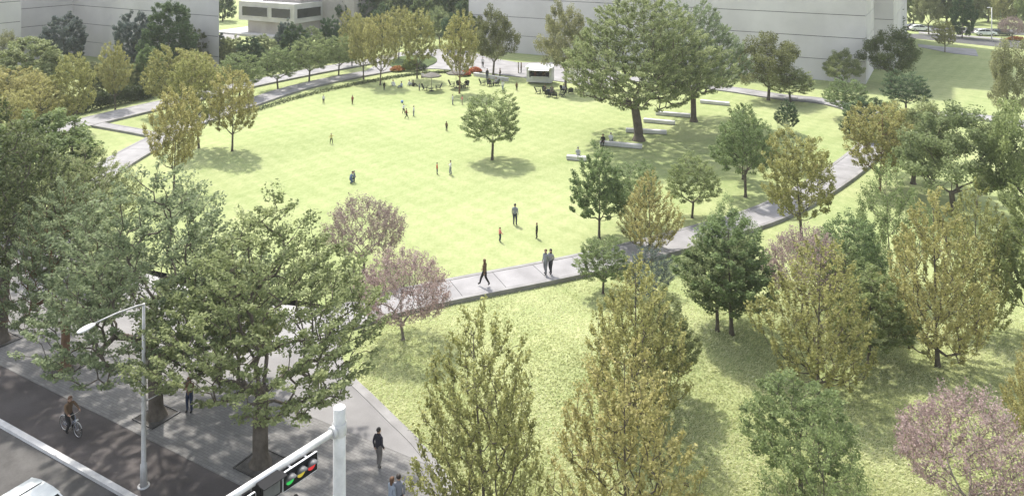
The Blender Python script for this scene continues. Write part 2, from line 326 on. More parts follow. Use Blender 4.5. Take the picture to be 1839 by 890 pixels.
def gen_tree(kind, seed, over=None):
    K = dict(KIND[kind]); K.update(over or {}); rng = np.random.default_rng(seed)
    Ht, W = K['H'], K['W']; zb = K['z0']*Ht; zt = Ht
    ph = rng.uniform(0, 6.28, 4)
    cl = []; tries = 0; md = (0.74 if K['shell'] < .7 else .62)*(W*W*(zt-zb)*.5/K['n'])**(1/3)
    while len(cl) < K['n'] and tries < 40000:
        tries += 1
        t = rng.uniform(0, 1); r = float(K['prof'](np.array(t)))
        if rng.uniform() > r*r+.08: continue
        a = rng.uniform(0, 2*math.pi)
        lob = 1+K['lob']*(math.sin(3*a+ph[0]+4*t)+.6*math.sin(5*a+ph[1]-7*t))+K['lob']*.6*math.sin(9*t+ph[2])
        rho = rng.uniform(0, 1)**(.5*(1-K['shell'])+.05)
        p = np.array([math.cos(a)*r*W/2*lob*rho, math.sin(a)*r*W/2*lob*rho, zb+t*(zt-zb)*(1+.06*math.sin(2*a+ph[3]))])
        if all(np.sum((p-q)**2) > (md*max(.45, 1-tries/30000))**2 for q in cl): cl.append(p)
    cl = np.array(cl)
    # skeleton
    lead = K['leader']*Ht; nseg = 9; wob = rng.normal(size=(2,))*.02*Ht
    nodes = [np.array([wob[0]*math.sin(s*2.3)*s, wob[1]*math.sin(s*1.9+1)*s, lead*s]) for s in np.linspace(0, 1, nseg+1)]
    par = [-1]+list(range(nseg)); fork = max(1, int(nseg*min(.9, (K['z0']*.75*Ht)/lead)))
    ok = [i >= fork for i in range(nseg+1)]
    order = np.argsort(np.linalg.norm(cl-np.array([0, 0, min(lead, zb)]), axis=1))
    tips = {}
    for ci in order:
        c = cl[ci]; A = np.array(nodes); d = np.linalg.norm(A-c, axis=1)
        hd = np.linalg.norm(A[:, :2]-c[:2], axis=1)
        axd = np.linalg.norm(A[:, :2], axis=1)
        cost = d+2.0*np.maximum(0, A[:, 2]-(c[2]-K['slope']*hd))+1.2*np.maximum(0, axd-np.linalg.norm(c[:2]))
        cost[~np.array(ok)] = 1e9
        n = int(np.argmin(cost)); a = nodes[n]; q = n; dist = d[n]
        ns = max(2, min(5, int(dist/.7)+1)); sag = rng.normal(size=3)*.07*dist
        for s in range(1, ns+1):
            f = s/ns; p = a+(c-a)*f+sag*math.sin(math.pi*f)+np.array([0, 0, .10*dist*math.sin(math.pi*f)*(1 if K['up'] < .5 else -1)])
            nodes.append(p); par.append(q); ok.append(True); q = len(nodes)-1
        tips[ci] = (q, unit((c-a)[None])[0])
    # leaves
    pos = []; dirs = []; tint = []; tw = []
    for ci in range(len(cl)):
        c = cl[ci]; q, dr = tips[ci]
        out = unit((np.array([c[0], c[1], 0])+1e-6)[None])[0]; ax = unit((dr*.6+out*.6+np.array([0, 0, K['up']*1.5]))[None])[0]
        m = int(K['m']*rng.uniform(.55, 1.35)); e = np.array(K['ell'])*rng.uniform(.75, 1.3)
        u = unit(rng.normal(size=(m, 3)))*rng.uniform(0, 1, size=(m, 1))**.45
        s1 = unit(np.cross(ax, [0, 0, 1.0])[None])[0]; s2 = np.cross(s1, ax)
        p = c+ax*(u[:, :1]*e[0]+e[0]*.25)+s1*u[:, 1:2]*e[1]+s2*u[:, 2:3]*e[2]
        pos.append(p); dirs.append(np.repeat(ax[None], m, 0))
        tint.append(np.full(m, rng.normal(.5, .13))+rng.normal(0, .17, m))
        for k in range(K['twig']): tw.append((nodes[q] if k else c, p[rng.integers(m)], .010 if Ht > 10 else .007))
    pos = np.concatenate(pos); dirs = np.concatenate(dirs); tint = np.concatenate(tint)
    V = leaves(rng, pos, K['L'], K['lw'], K['upb'], dirs, 1.0)
    crown = quads_mesh(kind+'_crown', V, tint, M[K['mat']])
    # radii, pipe model
    nn = len(nodes); acc = np.zeros(nn); e = 2.3; r0 = .011*(Ht/8)**.5
    rad = np.zeros(nn)
    kids = [0]*nn
    for i in range(nn-1, -1, -1):
        rad[i] = max(r0, acc[i]**(1/e)) if acc[i] > 0 else r0
        if par[i] >= 0: acc[par[i]] += rad[i]**e
    sc = K['tr']/rad[fork]; g = np.clip((rad/rad[fork]), 0, 1)
    rad = np.maximum(rad*(1+(sc-1)*g), r0*.8)
    mb = MB(); tn = [nodes[i] for i in range(0, nseg+1)]; tr = []
    for i in range(nseg+1): tr.append(max(float(rad[i]), .012) if i >= fork else K['tr']*(1+.12*(fork-i)/fork))
    ex = [tn[0]+np.array([0, 0, -.3]), tn[0]+np.array([0, 0, .0]), tn[0]+np.array([0, 0, .06*Ht*.4])]
    mb.tube(ex+tn[1:], [tr[0]*1.75, tr[0]*1.5, tr[0]*1.12]+tr[1:], 10)
    for i in range(nseg+1, nn):
        a, b = nodes[par[i]], nodes[i]; ra = min(float(rad[par[i]]), float(rad[i])*1.35); k = 7 if rad[i] > .05 else (5 if rad[i] > .02 else 3)
        mb.tube([a, b], [ra, float(rad[i])], k, cap=False)
    for a, b, r in tw: mb.tube([a, b], [r, r*.5], 3, cap=False)
    return mb.mesh(kind+'_trunk', M[K['bark']]), crown, Ht, W
_cache = {}
def tree_mesh(kind, var, mat=None, bark=None):
    k = (kind, var, mat, bark)
    if k in _cache: return _cache[k]
    base = (kind, var, None, None)
    if base not in _cache: _cache[base] = gen_tree(kind, 100+17*var+len(kind)*31)
    if mat is None and bark is None: return _cache[base]
    t, c, h, w = _cache[base]
    if mat: c = c.copy(); c.materials[0] = M[mat]
    if bark: t = t.copy(); t.materials[0] = M[bark]
    _cache[k] = (t, c, h, w); return _cache[k]
rnd = random.Random(5)
NAMES = dict(golden='golden_tree', goldrow='golden_tree', layered='layered_tree', upright='upright_tree', spread='spreading_tree', giant='spreading_tree', pink='blossom_tree', dense='bushy_tree', lobed='round_tree', conifer='conifer', column='columnar_tree', feathery='feathery_tree')
NV = dict(golden=5, goldrow=4, layered=3, upright=3, spread=3, giant=2, pink=2, dense=3, lobed=3, conifer=1, column=2, feathery=2)
cnt = {}
def tree(kind, bx, by, top, w, label, group=None, mat=None, bark=None, var=None, z=None, rz=None):
    """base pixel, top pixel, crown width in pixels -> a tree standing on the ground there"""
    p = G(bx, by) if z is None else P(bx, by, z); s = F/p.y
    i = cnt.get(kind, 0); cnt[kind] = i+1
    tm, cm, Ht, W = tree_mesh(kind, i % NV[kind] if var is None else var, mat, bark)
    h = (by-top)/s; wd = w/s
    o = empty(NAMES[kind], p, rnd.uniform(0, 6.28)); sx = wd/W*.94; sz = h/Ht*.97
    o.scale = (sx*rnd.uniform(.95, 1.05), sx*rnd.uniform(.95, 1.05), sz); o.rotation_euler.x = R(rnd.uniform(-2.5, 2.5)); o.rotation_euler.y = R(rnd.uniform(-2.5, 2.5))
    t = link('trunk', tm, o); c = link('crown', cm, o)
    if rz is not None: o.rotation_euler.z = rz*math.pi/12
    if label is not None: tag(o, label, 'tree', group)
    return o
# ------------------------------------------------------------------ setting: ground, paths, plaza, street
def struct(o): o['kind'] = 'structure'; return o
def axis(lo, a, b, hi, st):
    c = list(np.arange(a, b, st)); l = []; x = a; q = st
    while x > lo: q *= 1.5; x -= q; l.append(x)
    r = []; x = c[-1]; q = st
    while x < hi: q *= 1.5; x += q; r.append(x)
    return l[::-1]+c+r
xs = axis(-1500, -40, 40, 1500, .6); ys = axis(-600, 28, 104, 2500, .6)
vs = [(x, y, bump(x, y)) for y in ys for x in xs]; nx = len(xs)
fs = [(j*nx+i, j*nx+i+1, (j+1)*nx+i+1, (j+1)*nx+i) for j in range(len(ys)-1) for i in range(nx-1)]
gm = MB(); gm.add(vs, fs, 0, True); struct(gm.build('ground', M['grass']))

def smooth_pts(pts, per=8):
    out = []
    for i in range(len(pts)-1):
        p0, p1, p2, p3 = pts[max(i-1, 0)], pts[i], pts[i+1], pts[min(i+2, len(pts)-1)]
        for k in range(per):
            t = k/per
            out.append(.5*((2*p1)+(p2-p0)*t+(2*p0-5*p1+4*p2-p3)*t*t+(3*p1-p0-3*p2+p3)*t*t*t))
    return out+[pts[-1]]
def ribbon(mb, pts, w0, w1, z0=-.3, dz=0.0, mi=0):
    """slab along pts between side offsets w0..w1 (left positive)"""
    n = len(pts); vs = []
    for i, p in enumerate(pts):
        t = pts[min(i+1, n-1)]-pts[max(i-1, 0)]; t.z = 0; t.normalize(); s = Vector((-t.y, t.x, 0))
        a = p+s*w0; b = p+s*w1
        vs += [(a.x, a.y, z0), (a.x, a.y, p.z+dz), (b.x, b.y, p.z+dz), (b.x, b.y, z0)]
    fs = []
    for i in range(n-1):
        k = 4*i
        for q in range(3): fs.append((k+q, k+4+q, k+5+q, k+1+q))
    fs += [(0, 1, 2, 3), (4*n-1, 4*n-2, 4*n-3, 4*n-4)]
    mb.add(vs, fs, mi)
def pathway(pp, w, kerb=.32, kz=.025):
    pts = smooth_pts([P(*q) for q in pp]); a = MB(); k = MB()
    ribbon(a, pts, w/2-kerb, -w/2+kerb)
    ribbon(k, pts, w/2, w/2-kerb+.003, -.3, kz); ribbon(k, pts, -w/2+kerb-.003, -w/2, -.3, kz)
    n = 0; acc = 0.0
    for i in range(1, len(pts)-1):
        acc += (pts[i]-pts[i-1]).length
        if acc > 2.9:
            acc = 0; t = (pts[i+1]-pts[i-1]).normalized(); t.z = 0; s = Vector((-t.y, t.x, 0)); h = w/2-kerb-.01; q = pts[i]+Vector((0, 0, .004))
            a.add([q-s*h-t*.02, q+s*h-t*.02, q+s*h+t*.02, q-s*h+t*.02], [(3, 2, 1, 0)], 1)
    struct(a.build('path', [M['path'], M['joint']])); struct(k.build('kerb', M['kerb'])); return pts
pathway([(480, 600, .16), (600, 572, .17), (700, 543, .24), (790, 523, .26), (870, 507, .27), (985, 485, .27), (1100, 460, .27), (1215, 431, .27), (1370, 385, .27), (1460, 341, .27), (1530, 294, .27), (1572, 256, .3), (1590, 228, .25)], 3.15)
pathway([(120, 440, .16), (135, 370, .17), (160, 330, .22), (212, 290, .25), (290, 247, .25), (345, 219, .25), (440, 187, .25), (530, 158, .25), (620, 138, .25), (700, 124, .2)], 3.6)
pathway([(-60, 275, .2), (40, 249, .25), (120, 227, .25), (250, 196, .25), (340, 176, .25), (440, 152, .25), (560, 128, .25), (640, 114, .22), (718, 100, .15)], 4.6)
pathway([(172, 222, .235), (230, 232, .235), (286, 242.5, .235)], 1.7, .25)
pathway([(1582, 246, .245), (1560, 205, .2), (1485, 182, .16), (1400, 173, .15), (1320, 161, .14), (1230, 150, .13), (1130, 141, .12)], 3.6)
pathway([(1560, 216, .26), (1640, 208, .22), (1720, 207, .2), (1800, 215, .2), (1900, 235, .2)], 3.2)

def slab(name, poly, z, mat, z0=-.25):
    b = MB(); b.prism([(p[0], p[1]) for p in poly], z0, z, 0); return struct(b.build(name, M[mat]))
K0 = P(0, 762, .2); E0 = P(0, 655, .12); S0 = P(537, 738, .13); S0 = S0-U*((S0-E0).dot(U)); S1 = S0+N*5.5
W0 = 0.27
slab('road', [K0-U*90-N*30, K0+U*70-N*30, K0+U*70, K0-U*90], .05, 'asphalt')
slab('kerb', [K0-U*90, K0+U*70, K0+U*70+N*W0, K0-U*90+N*W0], .20, 'kerb_white')
slab('cycle_track', [K0-U*90+N*(W0-.02), K0+U*70+N*(W0-.02), E0+U*70, E0-U*90], .10, 'cycle')
edge_px = [(880, 1080), (812, 900), (748, 806), (700, 757), (655, 712), (624, 682), (602, 648), (600, 618), (612, 592)]
EDGE = smooth_pts([P(x, y, .13) for x, y in edge_px], 6)
def along(p, s): return s+U*((p-s).dot(U))
def cut(s):      # first edge point beyond the line through s
    for i, p in enumerate(EDGE):
        if (p-s).dot(N) > 0: return i
    return len(EDGE)-1
i0, i1 = cut(S0), cut(S1)
PAVE = [E0-U*90, E0+U*40, EDGE[0]]+EDGE[1:i0+1]+[along(EDGE[i0], S0), S0-U*90]
slab('pavement', PAVE, .118, 'pavers')
slab('plaza', [S0-U*90, along(EDGE[i0], S0)]+EDGE[i0:i1+1]+[along(EDGE[i1], S1), S1-U*90], .124, 'smooth')
TOPL = [P(x, y, .13) for x, y in ((640, 560), (560, 552), (400, 535), (200, 470), (0, 430), (-400, 420))]
slab('plaza', [S1-U*90, along(EDGE[i1], S1)]+EDGE[i1:]+TOPL, .13, 'plaza')
b = MB(); ribbon(b, [p+Vector((0, 0, .02)) for p in EDGE], .05, -.42); struct(b.build('kerb', M['kerb']))
# far plaza by the kiosk and its planter
FP = [P(x, y, .12) for x, y in ((650, 131), (690, 108), (712, 95), (770, 88), (840, 90), (880, 104), (930, 112), (1010, 112), (1100, 122), (1130, 140), (1100, 152), (1050, 152), (985, 143), (925, 137), (870, 130), (780, 123), (720, 124))]
slab('plaza', FP, .11, 'path')
b = MB(); c = P(742, 110, .2); b.prism([(c.x+4.3*math.cos(a), c.y+7.5*math.sin(a)) for a in np.linspace(0, 6.28, 28)[:-1]], 0, .22, 0); struct(b.build('lawn', M['dark_cover']))
# far right street, parking and pale forecourt
def fslab(name, px, z, mat): slab(name, [P(x, y, z) for x, y in px], z, mat, -.2)
fslab('road', [(1560, 66), (1650, 70), (1780, 83), (1950, 100), (1950, 90), (1780, 71), (1650, 61), (1560, 58)], .03, 'far_road')
fslab('pavement', [(1650, 60), (1780, 70), (1950, 89), (1950, 86), (1780, 67), (1650, 57)], .08, 'path')
fslab('parking_lot', [(1600, 54), (1900, 66), (1900, 56), (1600, 44)], .03, 'far_road')
fslab('pavement', [(1648, 79), (1692, 84), (1752, 88), (1757, 101), (1712, 96), (1690, 92), (1650, 84)], .06, 'path')
fslab('pavement', [(395, 58), (430, 60), (430, 70), (395, 70)], .06, 'path')

# grass tufts in the near lawn
def in_poly(x, y, poly):
    c = False; n = len(poly)
    for i in range(n):
        x1, y1 = poly[i][0], poly[i][1]; x2, y2 = poly[(i+1) % n][0], poly[(i+1) % n][1]
        if (y1 > y) != (y2 > y) and x < (x2-x1)*(y-y1)/(y2-y1)+x1: c = not c
    return c
PL = [tuple(p)[:2] for p in PAVE]; PL2 = [tuple(p)[:2] for p in [S0-U*90]+EDGE+TOPL]
rng = np.random.default_rng(11)
nb = 150000; X = rng.uniform(-9, 36, nb*2); Y = 33+21*rng.uniform(0, 1, nb*2)**1.25
keep = rng.uniform(size=nb*2) < np.clip(1.25-(Y-33)/20, .15, 1)
X, Y = X[keep][:nb], Y[keep][:nb]
kk = np.array([not (x < 2 and (in_poly(x, y, PL) or in_poly(x, y, PL2) or in_poly(x-.5, y-.1, PL2) or in_poly(x-.5, y, PL))) for x, y in zip(X, Y)]); X, Y = X[kk], Y[kk]
Z = np.array([bump(x, y) for x, y in zip(X, Y)]); k = len(X)
a = rng.uniform(0, 6.28, k)+.8*np.sin(X*.7)+.8*np.cos(Y*.6); h = rng.uniform(.05, .15, k); ln = rng.uniform(.08, .24, k)
p0 = np.stack([X, Y, Z-.02], 1); d = np.stack([np.cos(a), np.sin(a), 0*a], 1); s = np.stack([-np.sin(a), np.cos(a), 0*a], 1)
w = rng.uniform(.012, .026, (k, 1)); tip = p0+d*ln[:, None]+np.array([0, 0, 1.])*h[:, None]; mid = p0+d*ln[:, None]*.35+np.array([0, 0, 1.])*h[:, None]*.65
V = np.stack([p0-s*w, p0+s*w, mid+s*w*.8, tip], 1)
ti = rng.normal(.55, .2, k)+.18*np.sin(X*.9+Y*.5)
link('grass', quads_mesh('grass', V, ti, M['blade']))['kind'] = 'stuff'

# ------------------------------------------------------------------ buildings
def off_poly(poly, d):
    n = len(poly); a = sum(poly[i][0]*poly[(i+1) % n][1]-poly[(i+1) % n][0]*poly[i][1] for i in range(n)); sg = 1 if a > 0 else -1
    out = []
    for i in range(n):
        p0, p1, p2 = (Vector(poly[(i+k) % n][:2]) for k in (-1, 0, 1))
        e1 = (p1-p0).normalized(); e2 = (p2-p1).normalized()
        n1 = Vector((-e1.y, e1.x))*sg; n2 = Vector((-e2.y, e2.x))*sg
        q = (n1+n2)/(1+n1.dot(n2)); out.append((p1.x+q.x*d, p1.y+q.y*d))
    return out
def paneled(root, poly, joints, top, mat='wall', gap=.09, base=-.5):
    """storey-high panels separated by recessed joints round a dark core"""
    w = MB(); zs = [base]+joints+[top]; n = len(poly)
    for i in range(len(zs)-1):
        lo = zs[i]+(gap/2 if i else 0); hi = zs[i+1]-(gap/2 if i < len(zs)-2 else 0)
        w.prism(poly, lo, hi, 0, bottom=True)
    w.build('wall', M[mat], root)
    c = MB(); c.prism(off_poly(poly, .12), base, top-.1, 0); c.build('joint', M['joint'], root)
# large facade on the right
A0 = P(1555, 151); A1 = A0-U*73.5
bld = empty('building', A0); inv = -A0
mainp = [A0, A0+N*15.6, A0+N*15.6-U*60, A0-U*73.5+N*40, A1]
loc = lambda poly: [(p.x-A0.x, p.y-A0.y) for p in poly]
paneled(bld, loc([A1, A0, A0+N*15.6, A0+N*15.6-U*6, A0+N*45-U*6, A1+N*45]), [3.4+3.6*i for i in range(5)], 22.0)
B0 = A0+N*15.6
paneled(bld, loc([B0+U*.0+N*.05-U*5.9, B0+N*.05+U*3.0, B0+U*3.0+N*46, B0-U*5.9+N*46]), [5.0+3.6*i for i in range(8)], 34.0)
tag(bld, 'long windowless grey panelled building with thin horizontal joints behind the large spreading trees', 'building')
# grey building at the left
C0 = P(131, 97); D = Vector((.871, .491, 0)); 
bl = empty('building', C0); lc = lambda poly: [(p.x-C0.x, p.y-C0.y) for p in poly]
e2 = C0+U*1.0
for t in np.arange(1, 60, .1):
    q = C0+U*t
    if CX+F*q.x/q.y >= 393: e2 = q; break
e1 = C0-D*.5
for t in np.arange(.2, 40, .1):
    q = C0-N*t
    if CX+F*q.x/q.y <= 60: e1 = q; break
paneled(bl, lc([C0-U*14, C0, e2, e2+Vector((e2.x, e2.y, 0)).normalized()*18, C0+N*18-U*14]), [2.7+3.4*i for i in range(4)], 17.5)
g1 = P(38, 119); 
paneled(bl, lc([C0-N*10.5+U*.02, C0+U*.02+N*.02, C0+N*3-U*16, C0-N*10.5-U*26]), [2.75+3.4*i for i in range(4)], 17.2)
paneled(bl, lc([g1-N*.0, g1-N*14, g1-N*14-U*24, g1-U*24]), [4.3+3.6*i for i in range(3)], 17.8)
tag(bl, 'pale grey windowless building with stepped panelled walls at the far left', 'building')
# low white building with ribbon windows and a taller box behind
Q = P(528, 70); lb = empty('pavilion', Q); LA = lambda u, n: (U*u+N*n)
def zpx(py, d): return H-(py-YH)*d/F
u_l = -17.5; n_r = 9.0
w = MB(); w.prism([tuple(LA(*q))[:2] for q in ((u_l, 0), (0, 0), (0, n_r), (u_l, n_r))], 3.3, 7.6, 0, bottom=True); w.build('upper_floor', M['white_wall'], lb)
w = MB(); w.prism([tuple(LA(*q))[:2] for q in ((u_l+2.2, .8), (-.9, .8), (-.9, n_r), (u_l+2.2, n_r))], -.4, 3.3, 0); w.build('lower_floor', M['taupe_wall'], lb)
w = MB(); w.prism([tuple(LA(*q))[:2] for q in ((u_l-6, -2.2), (1.0, -2.2), (1.0, n_r), (u_l-6, n_r))], -.4, .45, 0); w.build('terrace', M['white_wall'], lb)
def window(u0, u1, n0, n1, z0, z1):
    a = LA(u0, n0); c = LA(u1, n1); m = (a+c)/2; d = (c-a); L = d.length; d.normalize(); o = Vector((d.y, -d.x, 0))
    f = MB(); Zv = Vector((0, 0, 1))
    for zz in (z0, z1): f.box(m+Zv*zz+o*.05, (L+.2, .14, .12), (d, o, Zv))
    for s in (-1, 1): f.box(m+d*s*(L/2)+Zv*(z0+z1)/2+o*.048, (.12, .13, z1-z0-.122), (d, o, Zv))
    win = f.build('window', M['white_wall'], lb)
    g = MB(); g.box(m+Zv*(z0+z1)/2+o*.0, (L-.1, .05, z1-z0-.1), (d, o, Zv)); g.build('pane', M['glass'], win)
window(u_l+1.2, -8.1, -.02, -.02, 4.3, 6.5); window(-6.9, -1.0, -.02, -.02, 4.3, 6.5); window(.02, .02, .8, n_r-.6, 4.3, 6.5)
w = MB(); w.prism([tuple(LA(*q))[:2] for q in ((-13, 3), (-1, 3), (-1, 8.9), (-13, 8.9))], 7.6, 8.9, 0); w.prism([tuple(LA(*q))[:2] for q in ((-6, 9.003), (9.5, 9.003), (9.5, 19), (-6, 19))], -.4, 16, 0); w.build('tower_block', M['taupe_wall'], lb)
tag(lb, 'low white building with dark ribbon windows and a taller taupe block behind', 'building')
# ------------------------------------------------------------------ trees
TG = 'trees'
T = tree
# foreground right
T('golden', 872, 962, 560, 238, 'golden olive tree with spiky open crown in the foreground, nearest the curved pavement edge', var=0)
T('golden', 1124, 985, 610, 268, 'broad golden olive foreground tree before a twin, second from the pavement edge', var=1)
T('golden', 1140, 770, 468, 205, 'golden olive tree whose top stands just behind another golden tree below the loop path', var=2)
T('upright', 1195, 705, 512, 128, 'dark green tree tucked behind the right side of the golden pair below the path', mat='l_zel')
T('golden', 1467, 704, 424, 192, 'golden olive tree with bare lower trunk behind the layered green tree at lower right', var=3)
T('golden', 1684, 658, 348, 190, 'tall golden tree with dark straight trunk on the right slope', var=0)
T('golden', 1752, 600, 330, 140, 'golden tree overlapping behind the tall dark-trunked golden tree on the right slope', var=2)
T('layered', 1438, 885, 678, 190, 'layered bright green low tree standing left of the foreground blossom tree', var=0)
T('feathery', 1478, 1010, 765, 205, 'feathery mid green young tree at the bottom edge before the layered green tree', var=0)
T('pink', 1742, 935, 722, 250, 'pinkish purple blossom tree in the bottom right corner', var=0)
T('golden', 1862, 815, 590, 110, 'golden tree cut by the right edge above the corner blossom tree')
T('layered', 1288, 593, 424, 150, 'dark green tree on the crest, left of two trunks standing together below the path', var=1, mat='l_zel')
T('upright', 1314, 599, 385, 170, 'dark green tree on the crest, right of two trunks standing together below the path', var=0)
T('feathery', 1306, 470, 352, 96, 'dark feathery small tree hiding the loop path beside two twin trunks', var=1)
T('pink', 1440, 570, 412, 140, 'mauve blossom tree half hidden behind golden foliage on the right', var=1)
T('layered', 1528, 545, 385, 125, 'flat topped green tree with a red tinge right of the half hidden blossom tree', var=2)
T('upright', 1525, 600, 440, 120, 'dark green tree below the flat topped red tinged one')
T('feathery', 1603, 515, 285, 130, 'tall feathery green tree on the right below the olive grove', var=0)
T('upright', 1560, 655, 480, 150, 'green tree filling the gap between two golden trees on the right slope')
T('goldrow', 1440, 432, 235, 122, 'golden tree growing against the outer edge of the curving path at right')
T('goldrow', 1580, 345, 185, 118, 'rust golden multi limbed tree where the path disappears at right', bark='bark_brown')
T('lobed', 1712, 385, 196, 190, 'wide olive green tree with forked leaning limbs at right', var=0, mat='l_zel')
T('lobed', 1640, 330, 182, 150, 'dark olive round tree just behind the rust golden one', var=1, mat='l_zel')
T('lobed', 1846, 420, 190, 140, 'large green tree cut by the right edge, level with the olive grove', var=2, mat='l_green')
T('upright', 1846, 610, 325, 130, 'large green tree cut by the right edge beside the tall golden pair', var=2, mat='l_green')
T('lobed', 1818, 235, 76, 74, 'pale loose tree at the right edge before the sunlit far lawn', mat='l_pale', var=2)
T('feathery', 1660, 250, 195, 60, 'small ochre bush at the edge of the sunlit far lawn', mat='l_gold', var=1)
# right middle of the lawn
T('layered', 1339, 354, 198, 112, 'flat topped green lawn tree standing above the path, in front of a second trunk', var=0)
T('upright', 1334, 322, 184, 74, 'slim green tree right behind the flat topped lawn tree')
T('layered', 1243, 391, 279, 96, 'small umbrella shaped green tree beside the path, left of the flat topped lawn tree', var=1)
T('upright', 1076, 428, 262, 104, 'upright pointed dark green tree on the lawn near the white benches', var=1)
T('layered', 1141, 402, 292, 92, 'green tree hidden behind a golden one between pointed and umbrella trees', var=2)
T('golden', 1166, 456, 306, 108, 'golden tree standing at the lawn side of the path between green ones', var=3)
T('layered', 1083, 527, 427, 98, 'low layered green tree just below the path under the pointed dark tree', var=0)
T('feathery', 1168, 532, 438, 92, 'dark grey green bush beside the path under the golden lawn tree', mat='l_blue', var=0)
T('layered', 884, 287, 164, 104, 'lone umbrella shaped green tree in the middle of the lawn', var=2)
T('giant', 1147, 252, -14, 284, 'huge spreading tree with forked trunk beside the white benches', var=0, rz=22)
T('giant', 1246, 218, 0, 190, 'huge spreading blue green tree behind the one with a forked trunk', mat='l_zelblue', var=1)
T('lobed', 1016, 160, 10, 84, 'pale yellow green loose tree right behind the food kiosk', mat='l_pale', var=0)
T('lobed', 1380, 180, 64, 108, 'dark olive round tree before the grey facade, right of the huge spreading trees', var=2)
T('layered', 1420, 183, 122, 88, 'bright green layered tree by the pavement under the dark round one', var=1)
T('lobed', 1512, 156, 92, 66, 'small dull green tree standing against the grey facade corner', var=0, mat='l_zel')
T('lobed', 1600, 158, 52, 88, 'olive round tree on the shaded bank at the grey building corner', var=1)
T('conifer', 1613, 86, 10, 34, 'small dark conifer behind the round tree at the building corner', mat='l_dark')
T('layered', 1518, 214, 140, 82, 'bright layered tree on the shaded lawn below the building corner', var=0)
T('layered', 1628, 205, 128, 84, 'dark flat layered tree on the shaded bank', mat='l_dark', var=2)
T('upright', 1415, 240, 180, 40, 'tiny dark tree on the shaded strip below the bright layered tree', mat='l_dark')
T('feathery', 1412, 300, 222, 84, 'grey green soft tree behind the golden tree by the path', mat='l_zelblue', var=1)
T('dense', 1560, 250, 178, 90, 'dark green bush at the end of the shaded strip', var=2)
T('goldrow', 1697, 94, 36, 40, 'small round golden tree on the pale forecourt far right')
T('pink', 1818, 74, 30, 46, 'pale pink blossom tree beyond the far street', var=0)
# behind and beside the far plaza
T('goldrow', 825, 168, 22, 66, 'thin multi stemmed golden tree on the lawn beside a grey parasol', bark='bark_brown')
T('lobed', 886, 135, 18, 70, 'pale olive tree by the far plaza against the facade end', mat='l_olive', var=0)
T('goldrow', 653, 143, 28, 56, 'golden street tree, left of three at the top of the lawn')
T('goldrow', 683, 153, 24, 62, 'golden street tree, middle of three at the top of the lawn')
T('goldrow', 749, 141, 16, 64, 'golden street tree beside the oval planter, right of three at the lawn top')
T('goldrow', 716, 108, 12, 54, 'golden tree behind the three at the lawn top, left of the oval planter')
T('goldrow', 632, 120, 20, 50, 'golden tree at the end of the green row by the upper path')
T('layered', 430, 178, 95, 84, 'green path tree in the grass strip, first of four from the left', var=0)
T('layered', 499, 161, 84, 72, 'green path tree in the grass strip, second of four from the left', var=1)
T('layered', 555, 149, 66, 78, 'green path tree in the grass strip, third of four from the left', var=2)
T('layered', 608, 137, 64, 66, 'green path tree in the grass strip, last of four from the left', var=0)
# left golden row
T('goldrow', 417, 271, 124, 84, 'golden tree on the lawn edge inside the left path, with a clean straight trunk')
T('goldrow', 357, 266, 94, 92, 'golden tree on the lawn edge, second beside the clean straight trunk')
T('goldrow', 312, 345, 158, 96, 'golden tree standing across the left path beside the big street trees')
T('goldrow', 300, 205, 84, 90, 'golden tree between the two left paths')
T('goldrow', 352, 195, 92, 74, 'golden tree behind the lawn edge pair, between the two left paths')
T('goldrow', 135, 237, 94, 68, 'golden tree with dark trunk on the grass triangle at left')
T('goldrow', 207, 197, 76, 56, 'slim golden tree beyond the upper left path by the hedge')
T('goldrow', 78, 250, 148, 92, 'golden tree at left beside the grass triangle, in a cluster')
T('goldrow', 20, 225, 120, 92, 'golden tree at the left edge under the bushy green tree')
T('goldrow', 15, 270, 165, 90, 'golden tree at the left edge, lowest of its cluster')
T('goldrow', 60, 205, 128, 70, 'golden tree at the left edge, rearmost of its cluster')
